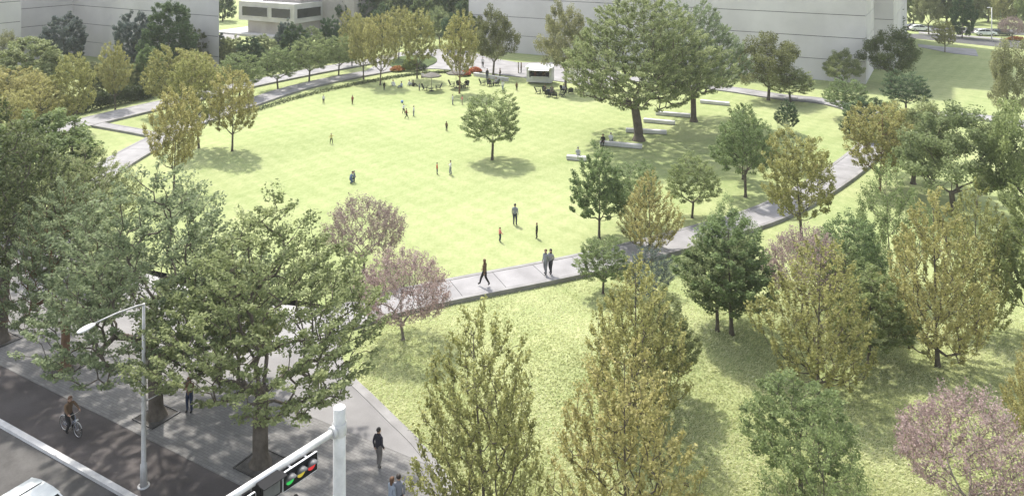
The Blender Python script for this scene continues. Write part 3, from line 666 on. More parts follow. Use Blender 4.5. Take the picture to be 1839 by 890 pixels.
# left background
T('dense', 55, 185, 70, 120, 'broad bright green bushy tree at far left before the grey building', mat='l_zel', var=0)
T('lobed', 12, 145, 58, 50, 'pale green tree at the left edge against the stepped wall', mat='l_pale', var=1)
T('dense', 117, 118, 28, 70, 'slate blue round tree against the inner wall corner', mat='l_blue', var=1)
T('dense', 239, 128, 24, 62, 'grey green tall tree left of the dark one against the wall', mat='l_blue', var=2)
T('dense', 303, 140, 0, 88, 'tall dark green round tree against the left grey wall', var=0)
T('column', 357, 130, 54, 46, 'olive columnar tree at the right end of the left wall', var=0)
T('column', 371, 105, 36, 22, 'slim blue grey columnar tree at the end of the left wall', mat='l_blue', var=1)
for x, y, tp, w, mt, lb in [(180, 178, 120, 60, 'l_olive', 'olive bush between the dark trunked and the slim golden trees at left'), (235, 172, 112, 50, 'l_zel', 'green bush right of the slim golden tree at left'),
    (262, 168, 84, 52, 'l_green', 'green bush at the foot of the tall dark tree by the left wall'), (392, 118, 62, 44, 'l_blue', 'blue grey bush at the corner of the left grey wall'), (418, 125, 66, 46, 'l_zel', 'green bush under the left end of the ribbon windows'),
    (448, 128, 68, 50, 'l_dark', 'dark bush under the first ribbon window of the white building'), (475, 120, 64, 46, 'l_zel', 'green bush under the second ribbon window of the white building'), (513, 112, 38, 44, 'l_blue', 'blue grey bush rising before the white building corner'),
    (527, 118, 44, 50, 'l_dark', 'dark rounded bush just right of the blue grey one at the white building corner'), (562, 110, 50, 46, 'l_zel', 'green bush under the right hand ribbon window'), (592, 106, 32, 40, 'l_dark', 'dark pointed bush against the taupe block'),
    (622, 100, 44, 40, 'l_dark', 'dark bush at the right edge of the taupe block'), (645, 96, 36, 34, 'l_zel', 'green bush between the taupe block and the golden row'), (160, 150, 112, 44, 'l_olive', 'olive bush behind the dark trunked golden tree at left')]:
    T('dense', x, y, tp, w, lb, 'bushes in the belt by the upper path', mat=mt)
WL = 'dark green tree in the dense wood between the taupe block and the long facade'
for x, y, tp, w, k, mt, lb in [(640, 62, -30, 60, 'dense', 'l_dark', 'dark tree of the wood nearest the taupe block'), (668, 58, -40, 60, 'conifer', 'l_dark', 'dark conifer in the wood behind the golden row'), (700, 60, -22, 58, 'dense', 'l_zel', 'mid green tree of the wood above the three golden street trees'), (735, 56, -50, 66, 'dense', 'l_dark', WL),
    (768, 62, -20, 52, 'dense', 'l_green', 'bright green tree of the wood right of the oval planter'), (795, 60, -42, 60, 'dense', 'l_dark', WL), (828, 58, -46, 60, 'dense', 'l_zel', 'mid green tree of the wood next to the long facade'), (842, 76, -12, 46, 'dense', 'l_dark', 'dark tree touching the left end of the long facade'),
    (690, 78, 8, 46, 'dense', 'l_dark', 'dark bush at the wood edge behind the golden row'), (790, 82, 14, 50, 'lobed', 'l_zel', 'round green tree at the head of the far plaza'), (860, 88, 22, 40, 'dense', 'l_dark', 'dark bush at the foot of the long facade'), (812, 90, 26, 46, 'lobed', 'l_dark', 'dark round tree right of the head of the far plaza'),
    (605, 40, -60, 60, 'dense', 'l_dark', WL), (400, 38, -50, 46, 'dense', 'l_dark', 'dark tree seen in the gap left of the white building'), (650, 30, -70, 70, 'dense', 'l_dark', WL), (720, 28, -75, 70, 'dense', 'l_zel', WL), (770, 26, -70, 70, 'dense', 'l_dark', WL), (820, 26, -75, 70, 'dense', 'l_dark', WL), (575, 22, -60, 60, 'dense', 'l_dark', WL)]:
    T(k, x, y, tp, w, lb, 'trees of the wood beyond the plaza', mat=mt)
RL = 'green tree in the dense belt behind the far parked cars at top right'
for x, y, tp, w, k, mt, lb in [(1640, 44, -40, 46, 'dense', 'l_zel', 'green tree beside the corner of the grey building far right'), (1668, 62, -30, 44, 'lobed', 'l_pale', 'pale loose tree on the far street verge left of the small golden tree'), (1700, 40, -50, 56, 'dense', 'l_olive', 'olive tree rising behind the small golden forecourt tree'), (1728, 68, -20, 40, 'dense', 'l_dark', 'dark narrow tree on the far verge right of the small golden tree'),
    (1745, 58, -40, 50, 'lobed', 'l_olive', 'olive tree left of the pale lamp post at top right'), (1775, 40, -60, 60, 'dense', 'l_zel', RL), (1800, 46, -44, 50, 'golden', 'l_gold', 'golden tree behind the pale lamp post at top right'), (1830, 44, -50, 60, 'dense', 'l_olive', 'olive tree behind the pale pink blossom tree far right'), (1850, 62, -10, 44, 'lobed', 'l_green', 'green tree in the top right corner'),
    (1685, 22, -70, 60, 'dense', 'l_dark', RL), (1740, 20, -75, 60, 'dense', 'l_dark', RL), (1800, 18, -75, 60, 'dense', 'l_dark', RL), (1850, 18, -75, 60, 'dense', 'l_dark', RL), (1645, 20, -70, 50, 'dense', 'l_dark', RL)]:
    T(k, x, y, tp, w, lb, 'trees round the far parking', mat=mt)
# street side
ZP = .12
T('spread', 281, 747, 288, 400, 'large blue green street tree behind the lamp post, trunk in a square pit', mat='l_zelblue', var=0, z=ZP, rz=3)
T('spread', 468, 832, 352, 425, 'large green street tree with low forked limbs, in a pit beside the traffic signal', var=1, z=ZP, rz=5)
T('spread', 2, 612, 190, 330, 'large olive street tree cut by the left edge', mat='l_olive', var=2, z=ZP)
T('spread', 116, 662, 318, 250, 'street tree with red brown trunk left of the lamp post', mat='l_zelblue', bark='bark_brown', var=0, z=ZP)
T('upright', 428, 690, 470, 150, 'thin young tree with dark stem behind the low forked street tree', mat='l_zel', z=ZP, var=2)
T('dense', 70, 400, 205, 190, 'bright green bushy tree at left below the grass triangle', mat='l_green', var=2)
T('spread', 150, 470, 262, 210, 'grey green tree between the left path and the large street trees', mat='l_zel', var=1)
T('pink', 653, 489, 359, 152, 'pink blossom tree on the lawn above the path, left of centre', var=0)
T('pink', 724, 610, 454, 168, 'pink blossom tree rooted below the path and overlapping it', var=1)

# hedge beyond the upper left path: one long clipped row
def hedge(px, h, wd, label, n, mat='l_reed', name='hedge'):
    pts = smooth_pts([P(*q) for q in px]); rng = np.random.default_rng(n); seg = np.array([(b-a).length for a, b in zip(pts, pts[1:])]); cs = np.concatenate([[0], np.cumsum(seg)])
    t = rng.uniform(0, cs[-1], n); i = np.clip(np.searchsorted(cs, t)-1, 0, len(seg)-1); f = (t-cs[i])/seg[i]
    A = np.array([tuple(p) for p in pts]); pos = A[i]+(A[i+1]-A[i])*f[:, None]; d = unit(A[i+1]-A[i]); s = np.stack([-d[:, 1], d[:, 0], 0*d[:, 0]], 1)
    z = rng.uniform(0, 1, n)**.7; hh = h*(1+.12*np.sin(t*1.7)+.1*np.sin(t*4.1))
    pos = pos+s*(rng.normal(0, .28, n)*wd)[:, None]; pos[:, 2] += z*hh
    o = link(name, quads_mesh(name, leaves(rng, pos, .20, .10, .1), rng.normal(.5, .22, n), M[mat])); tag(o, label, 'hedge')
hedge([(60, 222), (110, 211), (200, 191), (275, 175)], 2.2, 1.5, 'tall dark reedy hedge beside the upper left path', 24000)
hedge([(282, 172), (350, 155), (440, 136), (560, 115), (640, 104)], 1.5, 1.3, 'low dark hedge along the far side of the upper path', 22000)
def strip(px, n, mat, w, h=.35):
    pts = smooth_pts([P(*q) for q in px]); rng = np.random.default_rng(n+3); A = np.array([tuple(p) for p in pts])
    i = rng.integers(0, len(A)-1, n); pos = A[i]+(A[i+1]-A[i])*rng.uniform(size=(n, 1)); d = unit(A[i+1]-A[i]); s = np.stack([-d[:, 1], d[:, 0], 0*d[:, 0]], 1)
    cl = np.round(rng.uniform(0, 60, n))
    pos = pos+s*(rng.uniform(-.5, .5, n)*w)[:, None]; pos[:, 2] += rng.uniform(0, h, n)
    link('ground_cover', quads_mesh('ground_cover', leaves(rng, pos, .22, .12, .6), rng.normal(.45, .22, n), M[mat]))['kind'] = 'stuff'
strip([(440, 205), (530, 177), (620, 156), (700, 141), (760, 133), (830, 129)], 5200, 'l_reed', 1.5, .3)
strip([(770, 133), (840, 128)], 500, 'l_reed', 1.2, .3)

# flower beds
def flower_bed(px, py, rx, ry, label):
    c = P(px, py); r = np.random.default_rng(int(px)); o = empty('flower_bed', c)
    def scatter(n, z0, z1): 
        a = r.uniform(0, 6.28, n); q = r.uniform(0, 1, n)**.5; return np.stack([np.cos(a)*q*rx, np.sin(a)*q*ry, (1-q*q*.6)*r.uniform(z0, z1, n)], 1)
    link('foliage', quads_mesh('foliage', leaves(r, scatter(900, .02, .7), .22, .13, .5), r.normal(.5, .2, 900), M['l_green']), o)
    link('flowers', quads_mesh('flowers', leaves(r, scatter(900, .55, .95), .20, .18, .9), r.normal(.5, .25, 900), M['l_red']), o)
    tag(o, label, 'flower bed')
flower_bed(714, 128, 1.3, 1.5, 'orange red flower bed left of the golden tree at the lawn top'); flower_bed(836, 136, .9, 1.2, 'orange red flower bed beside the thin golden tree and parasol'); flower_bed(853, 130, 1.2, 1.4, 'orange red flower bed nearest the facade end')
T('dense', 737, 127, 105, 26, 'small lime green shrub beside an orange flower bed', mat='l_lime', var=0); T('dense', 757, 126, 113, 20, 'dark low shrub between lime shrub and the far plaza', var=1)
T('dense', 1079, 152, 128, 20, 'dark shrub right beside the food kiosk', var=2)
# ------------------------------------------------------------------ people
def V3(*a): return Vector(a)
STAND = dict(pel=(0, 0, .95), spi=(0, .01, 1.12), che=(0, 0, 1.31), nb=(0, .01, 1.455), nk=(0, 0, 1.52), h1=(0, -.015, 1.60), h2=(0, -.005, 1.68),
 sL=(.185, .01, 1.40), eL=(.235, .03, 1.13), wL=(.245, -.04, .89), hL=(.243, -.06, .83), sR=(-.185, .01, 1.40), eR=(-.235, .03, 1.13), wR=(-.245, -.04, .89), hR=(-.243, -.06, .83),
 iL=(.095, 0, .90), kL=(.105, -.02, .50), aL=(.11, .02, .085), tL=(.125, -.13, .035), iR=(-.095, 0, .90), kR=(-.105, -.02, .50), aR=(-.11, .02, .085), tR=(-.125, -.13, .035))
RAD = dict(pel=.125, spi=.115, che=.135, nb=.07, nk=.052, h1=.088, h2=.082, s=.062, e=.046, w=.031, h=.034, i=.098, k=.064, a=.046, t=.038)
RS = dict(pel=1.35, spi=1.3, che=1.3, nb=1.2, nk=1.1, h1=1.3, h2=1.3)
BONES = [('pel', 'spi', 1), ('spi', 'che', 1), ('che', 'nb', 1), ('nb', 'nk', 0), ('nk', 'h1', 0), ('h1', 'h2', 0)]
for s in 'LR': BONES += [('che', 's'+s, 1), ('s'+s, 'e'+s, 1), ('e'+s, 'w'+s, 1), ('w'+s, 'h'+s, 0), ('pel', 'i'+s, 2), ('i'+s, 'k'+s, 2), ('k'+s, 'a'+s, 2), ('a'+s, 't'+s, 3)]
def pose(**kw): d = dict(STAND); d.update(kw); return d
def shift(d, dz, keys): 
    for k in keys: d[k] = (d[k][0], d[k][1], d[k][2]+dz)
UP = ['pel', 'spi', 'che', 'nb', 'nk', 'h1', 'h2', 'sL', 'eL', 'wL', 'hL', 'sR', 'eR', 'wR', 'hR', 'iL', 'iR']
POSES = {}
POSES['stand'] = pose()
POSES['walk'] = pose(kL=(.10, -.19, .52), aL=(.10, -.30, .12), tL=(.11, -.45, .07), kR=(-.10, .05, .49), aR=(-.10, .33, .14), tR=(-.11, .22, .04), eL=(.235, .13, 1.15), wL=(.24, .12, .92), hL=(.24, .11, .86), eR=(-.235, -.06, 1.14), wR=(-.22, -.24, .98), hR=(-.215, -.28, .94))
POSES['phone'] = pose(eL=(.235, -.02, 1.14), wL=(.07, -.24, 1.26), hL=(.03, -.27, 1.30), eR=(-.235, -.02, 1.14), wR=(-.07, -.24, 1.24), hR=(-.03, -.27, 1.28), h1=(0, -.03, 1.595), h2=(0, -.04, 1.675))
POSES['play'] = pose(kL=(.16, -.10, .52), aL=(.20, .0, .09), tL=(.24, -.13, .035), kR=(-.15, .02, .50), aR=(-.19, .12, .09), tR=(-.22, -.02, .035), eL=(.36, -.08, 1.25), wL=(.44, -.20, 1.38), hL=(.46, -.23, 1.43), eR=(-.33, .0, 1.18), wR=(-.42, -.12, 1.06), hR=(-.45, -.16, 1.03))
d = pose(kL=(.12, -.44, .50), aL=(.12, -.45, .09), tL=(.13, -.60, .035), kR=(-.12, -.44, .50), aR=(-.12, -.45, .09), tR=(-.13, -.60, .035)); shift(d, -.42, UP)
d.update(eL=(.23, -.06, .74), wL=(.16, -.28, .62), hL=(.14, -.34, .60), eR=(-.23, -.06, .74), wR=(-.16, -.28, .62), hR=(-.14, -.34, .60)); POSES['sit'] = d
d = pose(kL=(.16, -.36, .38), aL=(.12, -.60, .08), tL=(.13, -.74, .05), kR=(-.16, -.36, .36), aR=(-.12, -.58, .08), tR=(-.13, -.72, .05)); shift(d, -.83, UP)
d.update(eL=(.24, -.10, .38), wL=(.14, -.32, .40), hL=(.10, -.37, .42), eR=(-.24, .10, .32), wR=(-.27, .20, .08), hR=(-.28, .20, .04)); POSES['ground'] = d
d = pose(kL=(.14, -.34, .46), aL=(.12, -.06, .09), tL=(.13, -.22, .035), kR=(-.14, -.22, .16), aR=(-.12, .12, .12), tR=(-.13, .06, .03)); shift(d, -.58, UP)
for k in ('che', 'nb', 'nk', 'h1', 'h2', 'sL', 'sR'): d[k] = (d[k][0], d[k][1]-.14*(d[k][2]-.5)/.4, d[k][2])
d.update(eL=(.23, -.28, .62), wL=(.12, -.46, .60), hL=(.08, -.51, .61), eR=(-.23, -.28, .62), wR=(-.12, -.46, .56), hR=(-.08, -.51, .57)); POSES['crouch'] = d
d = pose(); shift(d, .02, UP); shift(d, .0, UP)
d.update(spi=(0, -.03, 1.13), che=(0, -.08, 1.32), nb=(0, -.11, 1.46), nk=(0, -.13, 1.53), h1=(0, -.16, 1.61), h2=(0, -.16, 1.69), sL=(.185, -.09, 1.41), sR=(-.185, -.09, 1.41),
 eL=(.27, -.24, 1.22), wL=(.27, -.44, 1.10), hL=(.265, -.50, 1.085), eR=(-.27, -.24, 1.22), wR=(-.27, -.44, 1.10), hR=(-.265, -.50, 1.085),
 kL=(.11, -.34, .66), aL=(.12, -.16, .27), tL=(.13, -.30, .22), kR=(-.11, -.28, .56), aR=(-.12, -.06, .115), tR=(-.13, -.21, .09)); POSES['cycle'] = d
POSES['lean'] = pose(eL=(.20, -.12, 1.16), wL=(.05, -.28, 1.14), hL=(.0, -.31, 1.15), eR=(-.235, .02, 1.13), wR=(-.22, -.08, .90), hR=(-.21, -.10, .84))
d = pose(eL=(.22, .10, 1.14), wL=(.10, .16, .96), hL=(.06, .17, .92), eR=(-.235, .05, 1.13), wR=(-.23, -.08, .90), hR=(-.225, -.11, .84)); d.update(kL=(.10, -.08, .5), aL=(.10, -.06, .085), tL=(.11, -.21, .035), aR=(-.10, .10, .095), tR=(-.11, -.04, .03)); POSES['stroll'] = d

def body_mesh(name, J):
    keys = list(J); idx = {k: i for i, k in enumerate(keys)}
    me = bpy.data.meshes.new('skel'); me.from_pydata([J[k] for k in keys], [(idx[a], idx[b]) for a, b, _ in BONES], [])
    o = bpy.data.objects.new('skel', me); COL.objects.link(o)
    md = o.modifiers.new('skin', 'SKIN'); md.use_smooth_shade = True; md.branch_smoothing = .4
    for k, i in idx.items():
        v = me.skin_vertices[0].data[i]; r = RAD[k] if k in RAD else RAD[k[0]]
        v.radius = (r*RS.get(k[0] if k not in RAD else k, 1.3), r*RS.get(k[0] if k not in RAD else k, 1.3)*.9); v.use_root = (k == 'pel')
    sb = o.modifiers.new('sub', 'SUBSURF'); sb.levels = 2; sb.render_levels = 2
    dg = bpy.context.evaluated_depsgraph_get(); ev = o.evaluated_get(dg); m2 = bpy.data.meshes.new_from_object(ev)
    bpy.data.objects.remove(o); b = MB()
    cos = [v.co.copy() for v in m2.vertices]
    seg = [(Vector(J[a]), Vector(J[c]), (RAD.get(a) or RAD[a[0]])+(RAD.get(c) or RAD[c[0]]), reg) for a, c, reg in BONES]
    for f in m2.polygons:
        c = f.center; best = (9e9, 0)
        for a, q, r, reg in seg:
            dd = q-a; t = max(0, min(1, (c-a).dot(dd)/dd.length_squared)); e = (c-a-dd*t).length/r
            if e < best[0]: best = (e, reg)
        b.f.append(list(f.vertices)); b.m.append(best[1]); b.sm.append(True)
    b.v = [tuple(c) for c in cos]
    # fingers, rooted in the palm
    for s in 'LR':
        w, h, e = Vector(J['w'+s]), Vector(J['h'+s]), Vector(J['e'+s]); d = (h-w).normalized(); sg = 1 if s == 'L' else -1
        inw = Vector((-sg, 0, 0)); lat = d.cross(inw); lat = (lat if lat.length > .2 else d.cross(Vector((0, 0, 1)))).normalized(); pal = lat.cross(d).normalized()
        if pal.dot(inw) < 0: pal = -pal
        for i, L in enumerate((.070, .080, .075, .060)):
            r0 = h+lat*(.026-.0175*i)+d*.005
            b.tube([r0, r0+d*L*.5+pal*.004, r0+d*L*.85+pal*.022, r0+d*L+pal*.042], [.0095, .009, .008, .006], 6, 0)
        r0 = w+(h-w)*.35+lat*.02
        b.tube([r0, r0+lat*.032+d*.02+pal*.01, r0+lat*.038+d*.055+pal*.022], [.012, .0105, .008], 6, 0)
    # face
    h1, h2 = Vector(J['h1']), Vector(J['h2']); z = (h2-h1).normalized(); fr = (Vector((0, -1, 0))-z*z.dot(Vector((0, -1, 0)))).normalized(); sx = fr.cross(z); c = (h1+h2)/2
    b.ellipsoid(c+fr*.092-z*.012, (.012, .018, .02), 0, 8, 6, (sx, fr, z))
    for q in (-1, 1):
        b.ellipsoid(c+fr*.080+sx*.031*q+z*.014, (.010, .008, .006), 4, 8, 6, (sx, fr, z)); b.ellipsoid(c+sx*.088*q-fr*.008, (.010, .02, .03), 0, 8, 6, (sx, fr, z))
    b.ellipsoid(c+fr*.083-z*.048, (.022, .007, .006), 5, 8, 6, (sx, fr, z))
    return b, (c, sx, -fr, z)
def hair_mesh(J, frame, long):
    c, sx, bk, z = frame; b = MB(); nu, nv = 14, 10; vs = []
    for i in range(nv+1):
        th = math.pi*.5*i/nv*1.25
        for j in range(nu):
            w = 2*math.pi*j/nu; front = max(0, -math.sin(w))
            t2 = min(th, math.pi*.5*(1.25-.62*front)); r = .106
            p = c+z*.028+sx*r*.95*math.sin(t2)*math.cos(w)+bk*(r*1.06*math.sin(t2)*math.sin(w)+.008)+z*r*.98*math.cos(t2)
            if long and i == nv and math.sin(w) > -.45: p = p-z*.14*(.5+.5*math.sin(w))+bk*.015
            vs.append(p)
    fs = [(i*nu+j, (i+1)*nu+j, (i+1)*nu+(j+1) % nu, i*nu+(j+1) % nu) for i in range(nv) for j in range(nu)]; b.add(vs, fs, 0, True)
    if long:
        b.ellipsoid(c+bk*.075-z*.12, (.085, .045, .19), 0, 12, 8, (sx, bk, z))
    return b
_body = {}
M['mouth'] = plain('lips', (.34, .14, .12), .5)
def cmat(c):
    k = 'cloth_%02x%02x%02x' % tuple(int(x*255) for x in c)
    if k not in M: M[k] = plain(k.replace('cloth', 'fabric'), c, .85, .15)
    return M[k]
SHOE = (.03, .028, .026)
def person(p, ps, face, label, top, legs, hair='hair_dark', long=False, s=1.0, group=None, shoes=SHOE, z=None):
    if ps not in _body:
        b, fr = body_mesh(ps, POSES[ps]); me = b.mesh('person_'+ps, [M['skin']]*4+[M['eye'], M['mouth']])
        _body[ps] = (me, hair_mesh(POSES[ps], fr, False).mesh('hair', M['hair_dark']), hair_mesh(POSES[ps], fr, True).mesh('hair', M['hair_dark']))
    me, hs, hl = _body[ps]
    o = link('person', me, None, p); o.rotation_euler = (0, 0, face); o.scale = (s, s, s)
    for i, m in ((1, cmat(top)), (2, cmat(legs)), (3, cmat(shoes))):
        o.material_slots[i].link = 'OBJECT'; o.material_slots[i].material = m
    h = link('hair', hl if long else hs, o); h.material_slots[0].link = 'OBJECT'; h.material_slots[0].material = M[hair]
    if s < .8: h.scale = (1, 1, 1)
    tag(o, label, 'person', group); return o
def facing(dx, dy): return math.atan2(dx, -dy)
BLK = (.022, .022, .024); NAVY = (.03, .04, .075); JEAN = (.10, .14, .22); GREY = (.24, .25, .28); WHT = (.66, .66, .65); RED = (.52, .06, .045); KHA = (.30, .26, .19); PNK = (.62, .22, .20); BRN = (.14, .09, .055); YEL = (.55, .50, .2)
S, zP = person, .33
S(P(870, 512, zP), 'walk', facing(-.9, .45), 'woman with long brown hair striding along the loop path in black trousers', BRN, BLK, 'hair_brown', True)
S(P(980, 492, zP), 'stroll', facing(-.7, -.7), 'person in grey jacket walking on the path, left of a close pair', GREY, (.2, .2, .22), 'hair_brown', False, .98)
S(P(989, 491, zP), 'stroll', facing(-.7, -.7), 'person in grey top and dark trousers walking on the path, right of a close pair', (.3, .29, .32), (.05, .05, .06), 'hair_dark', True, .97)
S(G(925, 404), 'stand', facing(.3, .95), 'man in grey jacket and dark jeans standing on the lawn behind two children', GREY, NAVY, 'hair_dark')
S(G(898, 434), 'play', facing(.7, .4), 'child in pink red shirt on the near lawn, facing the man in grey', PNK, NAVY, 'hair_brown', s=.64)
S(G(964, 428), 'stand', facing(-.8, .2), 'child in black standing right of the man in grey on the lawn', BLK, BLK, 'hair_brown', s=.70)
S(G(785, 313), 'stand', facing(.9, .1), 'child in a bright red shirt on the lawn beside a person in white', RED, NAVY, s=.66)
S(G(809, 314), 'play', facing(-.9, 0), 'person in pale grey shirt on the lawn playing beside a red shirted child', WHT, GREY, s=.82)
S(G(630, 329), 'crouch', facing(.7, .5), 'person in denim crouching beside a child on the left lawn', JEAN, JEAN, s=.95)
S(G(636, 327), 'stand', facing(-.7, -.5), 'small child standing close to a crouching person on the left lawn', GREY, NAVY, s=.62)
S(G(595, 258), 'play', facing(.3, -.9), 'child in a yellowish top and dark shorts alone on the left lawn', YEL, BLK, s=.66)
S(G(581, 186), 'stand', facing(.5, -.8), 'child in white and dark trousers, left of two far apart children near the left path', WHT, BLK, s=.70)
S(G(633, 187), 'stand', facing(-.5, -.8), 'child in a red brown top, right of two far apart children near the left path', (.25, .07, .05), BRN, s=.70)
S(G(802, 235), 'stand', facing(.5, .8), 'child in dark clothes alone left of the lone umbrella shaped tree', BRN, BLK, s=.66)
S(G(725, 204), 'play', facing(.7, -.5), 'child in white top and dark shorts in a trio on the lawn', WHT, BLK, s=.72)
S(G(730, 213), 'walk', facing(.8, .3), 'child in dark red and black, nearest of a trio on the lawn', (.2, .05, .045), BLK, s=.74)
S(G(743, 209), 'stand', facing(-.8, .2), 'child in pale clothes, rightmost of a trio on the lawn', WHT, GREY, s=.78)
S(G(813, 188), 'stand', facing(.8, -.2), 'person in white beside a red shirted child at the top of the lawn', WHT, GREY, s=.80)
S(G(830, 188), 'play', facing(-.8, -.2), 'child in pink red top beside the thin multi stemmed tree', PNK, KHA, s=.72)
S(G(690, 162), 'stand', facing(.6, -.7), 'person in black standing at the top left of the lawn near picnickers', BLK, BLK, s=.72)
S(G(706, 154), 'ground', facing(.4, -.8), 'person in white sitting on the grass under the golden street trees', WHT, WHT, 'hair_brown')
S(G(721, 157), 'ground', facing(-.6, -.6), 'person in pale blue sitting on the grass near the golden street trees', (.40, .46, .56), GREY)
S(G(735, 154), 'ground', facing(.9, -.3), 'person in white sitting on grass beside another in black near the grey parasol', WHT, GREY)
S(G(742, 155), 'ground', facing(.9, .2), 'person in black sitting on grass beside another in white near the grey parasol', BLK, BLK)
S(G(753, 163), 'stand', facing(.8, -.3), 'small child standing left of the chairs under the left grey parasol', GREY, BLK, s=.62)
S(G(759, 139), 'ground', facing(0, -1), 'person in white sitting at the edge of the planting behind the left parasol', WHT, KHA)
S(G(903, 163), 'stroll', facing(-.5, -.8), 'person in white shirt standing right of the middle seating group', WHT, (.3, .34, .4), s=.90)
S(G(928, 163), 'stand', facing(.4, -.9), 'child in dark brown standing alone below the stone seat wall', BRN, BLK, s=.74)
S(P(775, 103, .12), 'walk', facing(.5, .6), 'person in grey walking on the far plaza beside the oval planter', GREY, GREY, s=1.0)
S(P(804, 102, .12), 'stroll', facing(-.5, -.7), 'person in dark clothes on the far plaza behind the thin golden tree', BLK, NAVY)
S(P(817, 116, .12), 'stand', facing(.5, -.7), 'person in dark coat half hidden by thin tree trunks on the far plaza', BRN, BLK)
S(P(867, 121, .12), 'stand', facing(.2, -.9), 'person in white top and black trousers on the pavement beside the pale olive tree', WHT, BLK)
S(P(931, 131, .12), 'stand', facing(.9, 0), 'person in grey brown, left of a pair before the food kiosk', (.3, .28, .25), KHA)
S(P(936, 131, .12), 'stand', facing(-.9, -.1), 'person in dark brown, right of a pair before the food kiosk', BRN, BLK, 'hair_brown', True)
S(P(962, 147, .11), 'stand', facing(.2, .98), 'customer in a red brown coat facing the counter of the food kiosk', (.22, .07, .05), BLK)
S(P(898, 140, .12), 'stroll', facing(-.8, -.3), 'person in dark clothes behind the stone seat wall', BRN, BLK, s=.9)
S(P(875, 143, .12), 'stand', facing(.4, -.8), 'person in black standing at the left end of the stone seat wall', BLK, NAVY)
S(P(1464, 321, zP), 'walk', facing(-.75, -.6), 'man in a rust red jacket walking on the path behind the golden tree', (.42, .09, .04), NAVY)
S(P(445, 187, .25), 'walk', facing(-.5, -.8), 'person in dark clothes on the lower left path among golden trees', BRN, BLK)
S(P(358, 237, .25), 'walk', facing(.5, .8), 'person in grey on the left path where it bends, half hidden by golden trees', GREY, NAVY)
S(P(340, 739, .12), 'phone', facing(-.1, -1), 'woman with long brown hair, brown jacket and dark jeans standing between two street trees', BRN, NAVY, 'hair_brown', True)
S(P(680, 838, .13), 'stroll', facing(.55, .8), 'man in dark jacket and grey trousers seen from behind on the plaza', (.035, .033, .042), (.18, .165, .155))
S(P(704, 930, .12), 'lean', facing(.7, .65), 'fair haired person in pale denim at the bottom edge, left of an embracing pair', (.30, .34, .40), JEAN, 'hair_brown', True, .96)
S(P(716, 928, .12), 'lean', facing(-.1, .95), 'person in grey blue at the bottom edge, right of an embracing pair', (.24, .25, .29), NAVY, 'hair_dark')
S(P(531, 968, .12), 'stand', facing(.2, .9), 'dark haired person whose head just rises at the bottom edge beside the signal arm', BLK, BLK)

# ------------------------------------------------------------------ white stone benches on the lawn and their sitters
def bench(p0, p1, label, wd=.62, h=.46):
    a, c = G(*p0), G(*p1); d = (c-a); L = d.length; d.normalize(); o = empty('stone_bench', (a+c)/2)
    n = Vector((-d.y, d.x, 0)); b = MB(); b.box((0, 0, h/2+.03), (L, wd, h-.06), (d, n, V3(0, 0, 1)), 0, .03); b.build('seat', M['stone'], o)
    b = MB(); b.box((0, 0, -.08), (L-.2, wd-.16, .24), (d, n, V3(0, 0, 1))); b.build('plinth', M['kerb'], o)
    tag(o, label, 'bench', 'white stone benches by the spreading trees'); return o
bench((1018, 286), (1053, 289), 'short white stone bench behind the pointed dark tree, with one grey sitter')
bench((1078, 260), (1153, 267), 'long white stone bench with a black clad sitter, nearest the forked trunk')
bench((1124, 237), (1197, 241), 'white stone bench directly behind the forked trunk of the huge spreading tree')
bench((1156, 219), (1212, 224), 'white stone bench third from the lawn side, between the two huge trunks')
bench((1178, 206), (1240, 211), 'white stone bench running behind the trunk of the blue green spreading tree')
bench((1258, 185), (1310, 190), 'farthest white stone bench under the blue green spreading tree')
def seated(px, py, fc, label, top, legs, hair='hair_dark', long=False, s=1.0):
    q = G(px, py); return S(q+V3(0, 0, -.005), 'sit', fc, label, top, legs, hair, long, s)
seated(1083, 262, facing(-.35, -.94), 'man in black sitting on the long white bench facing the street side', BLK, BLK)
seated(1097, 259, facing(.3, .95), 'person in white sitting with back turned on the long white bench', WHT, GREY, 'hair_grey')
seated(1038, 286, facing(.2, .98), 'person in grey sitting with back turned on the short white bench', (.36, .37, .38), GREY, 'hair_grey')
b = empty('seat_wall', P(905, 136)); 
def lowwall(p0, p1, label, h=.5, wd=.5):
    a, c = P(*p0), P(*p1); d = c-a; L = d.length; d.normalize(); n = Vector((-d.y, d.x, 0)); b = MB()
    b.box((0, 0, h/2-.05), (L, wd, h), (d, n, V3(0, 0, 1)), 0, .03); b.box((0, 0, h-.02), (L+.08, wd+.1, .10), (d, n, V3(0, 0, 1)), 0, .02)
    tag(b.build('seat_wall', M['stone'], None, (a+c)/2), label, 'low wall')
bpy.data.objects.remove(b)
lowwall((852, 136), (912, 146), 'low white stone seat wall left of the food kiosk')
lowwall((1062, 152), (1098, 160), 'low white stone seat wall right of the food kiosk')

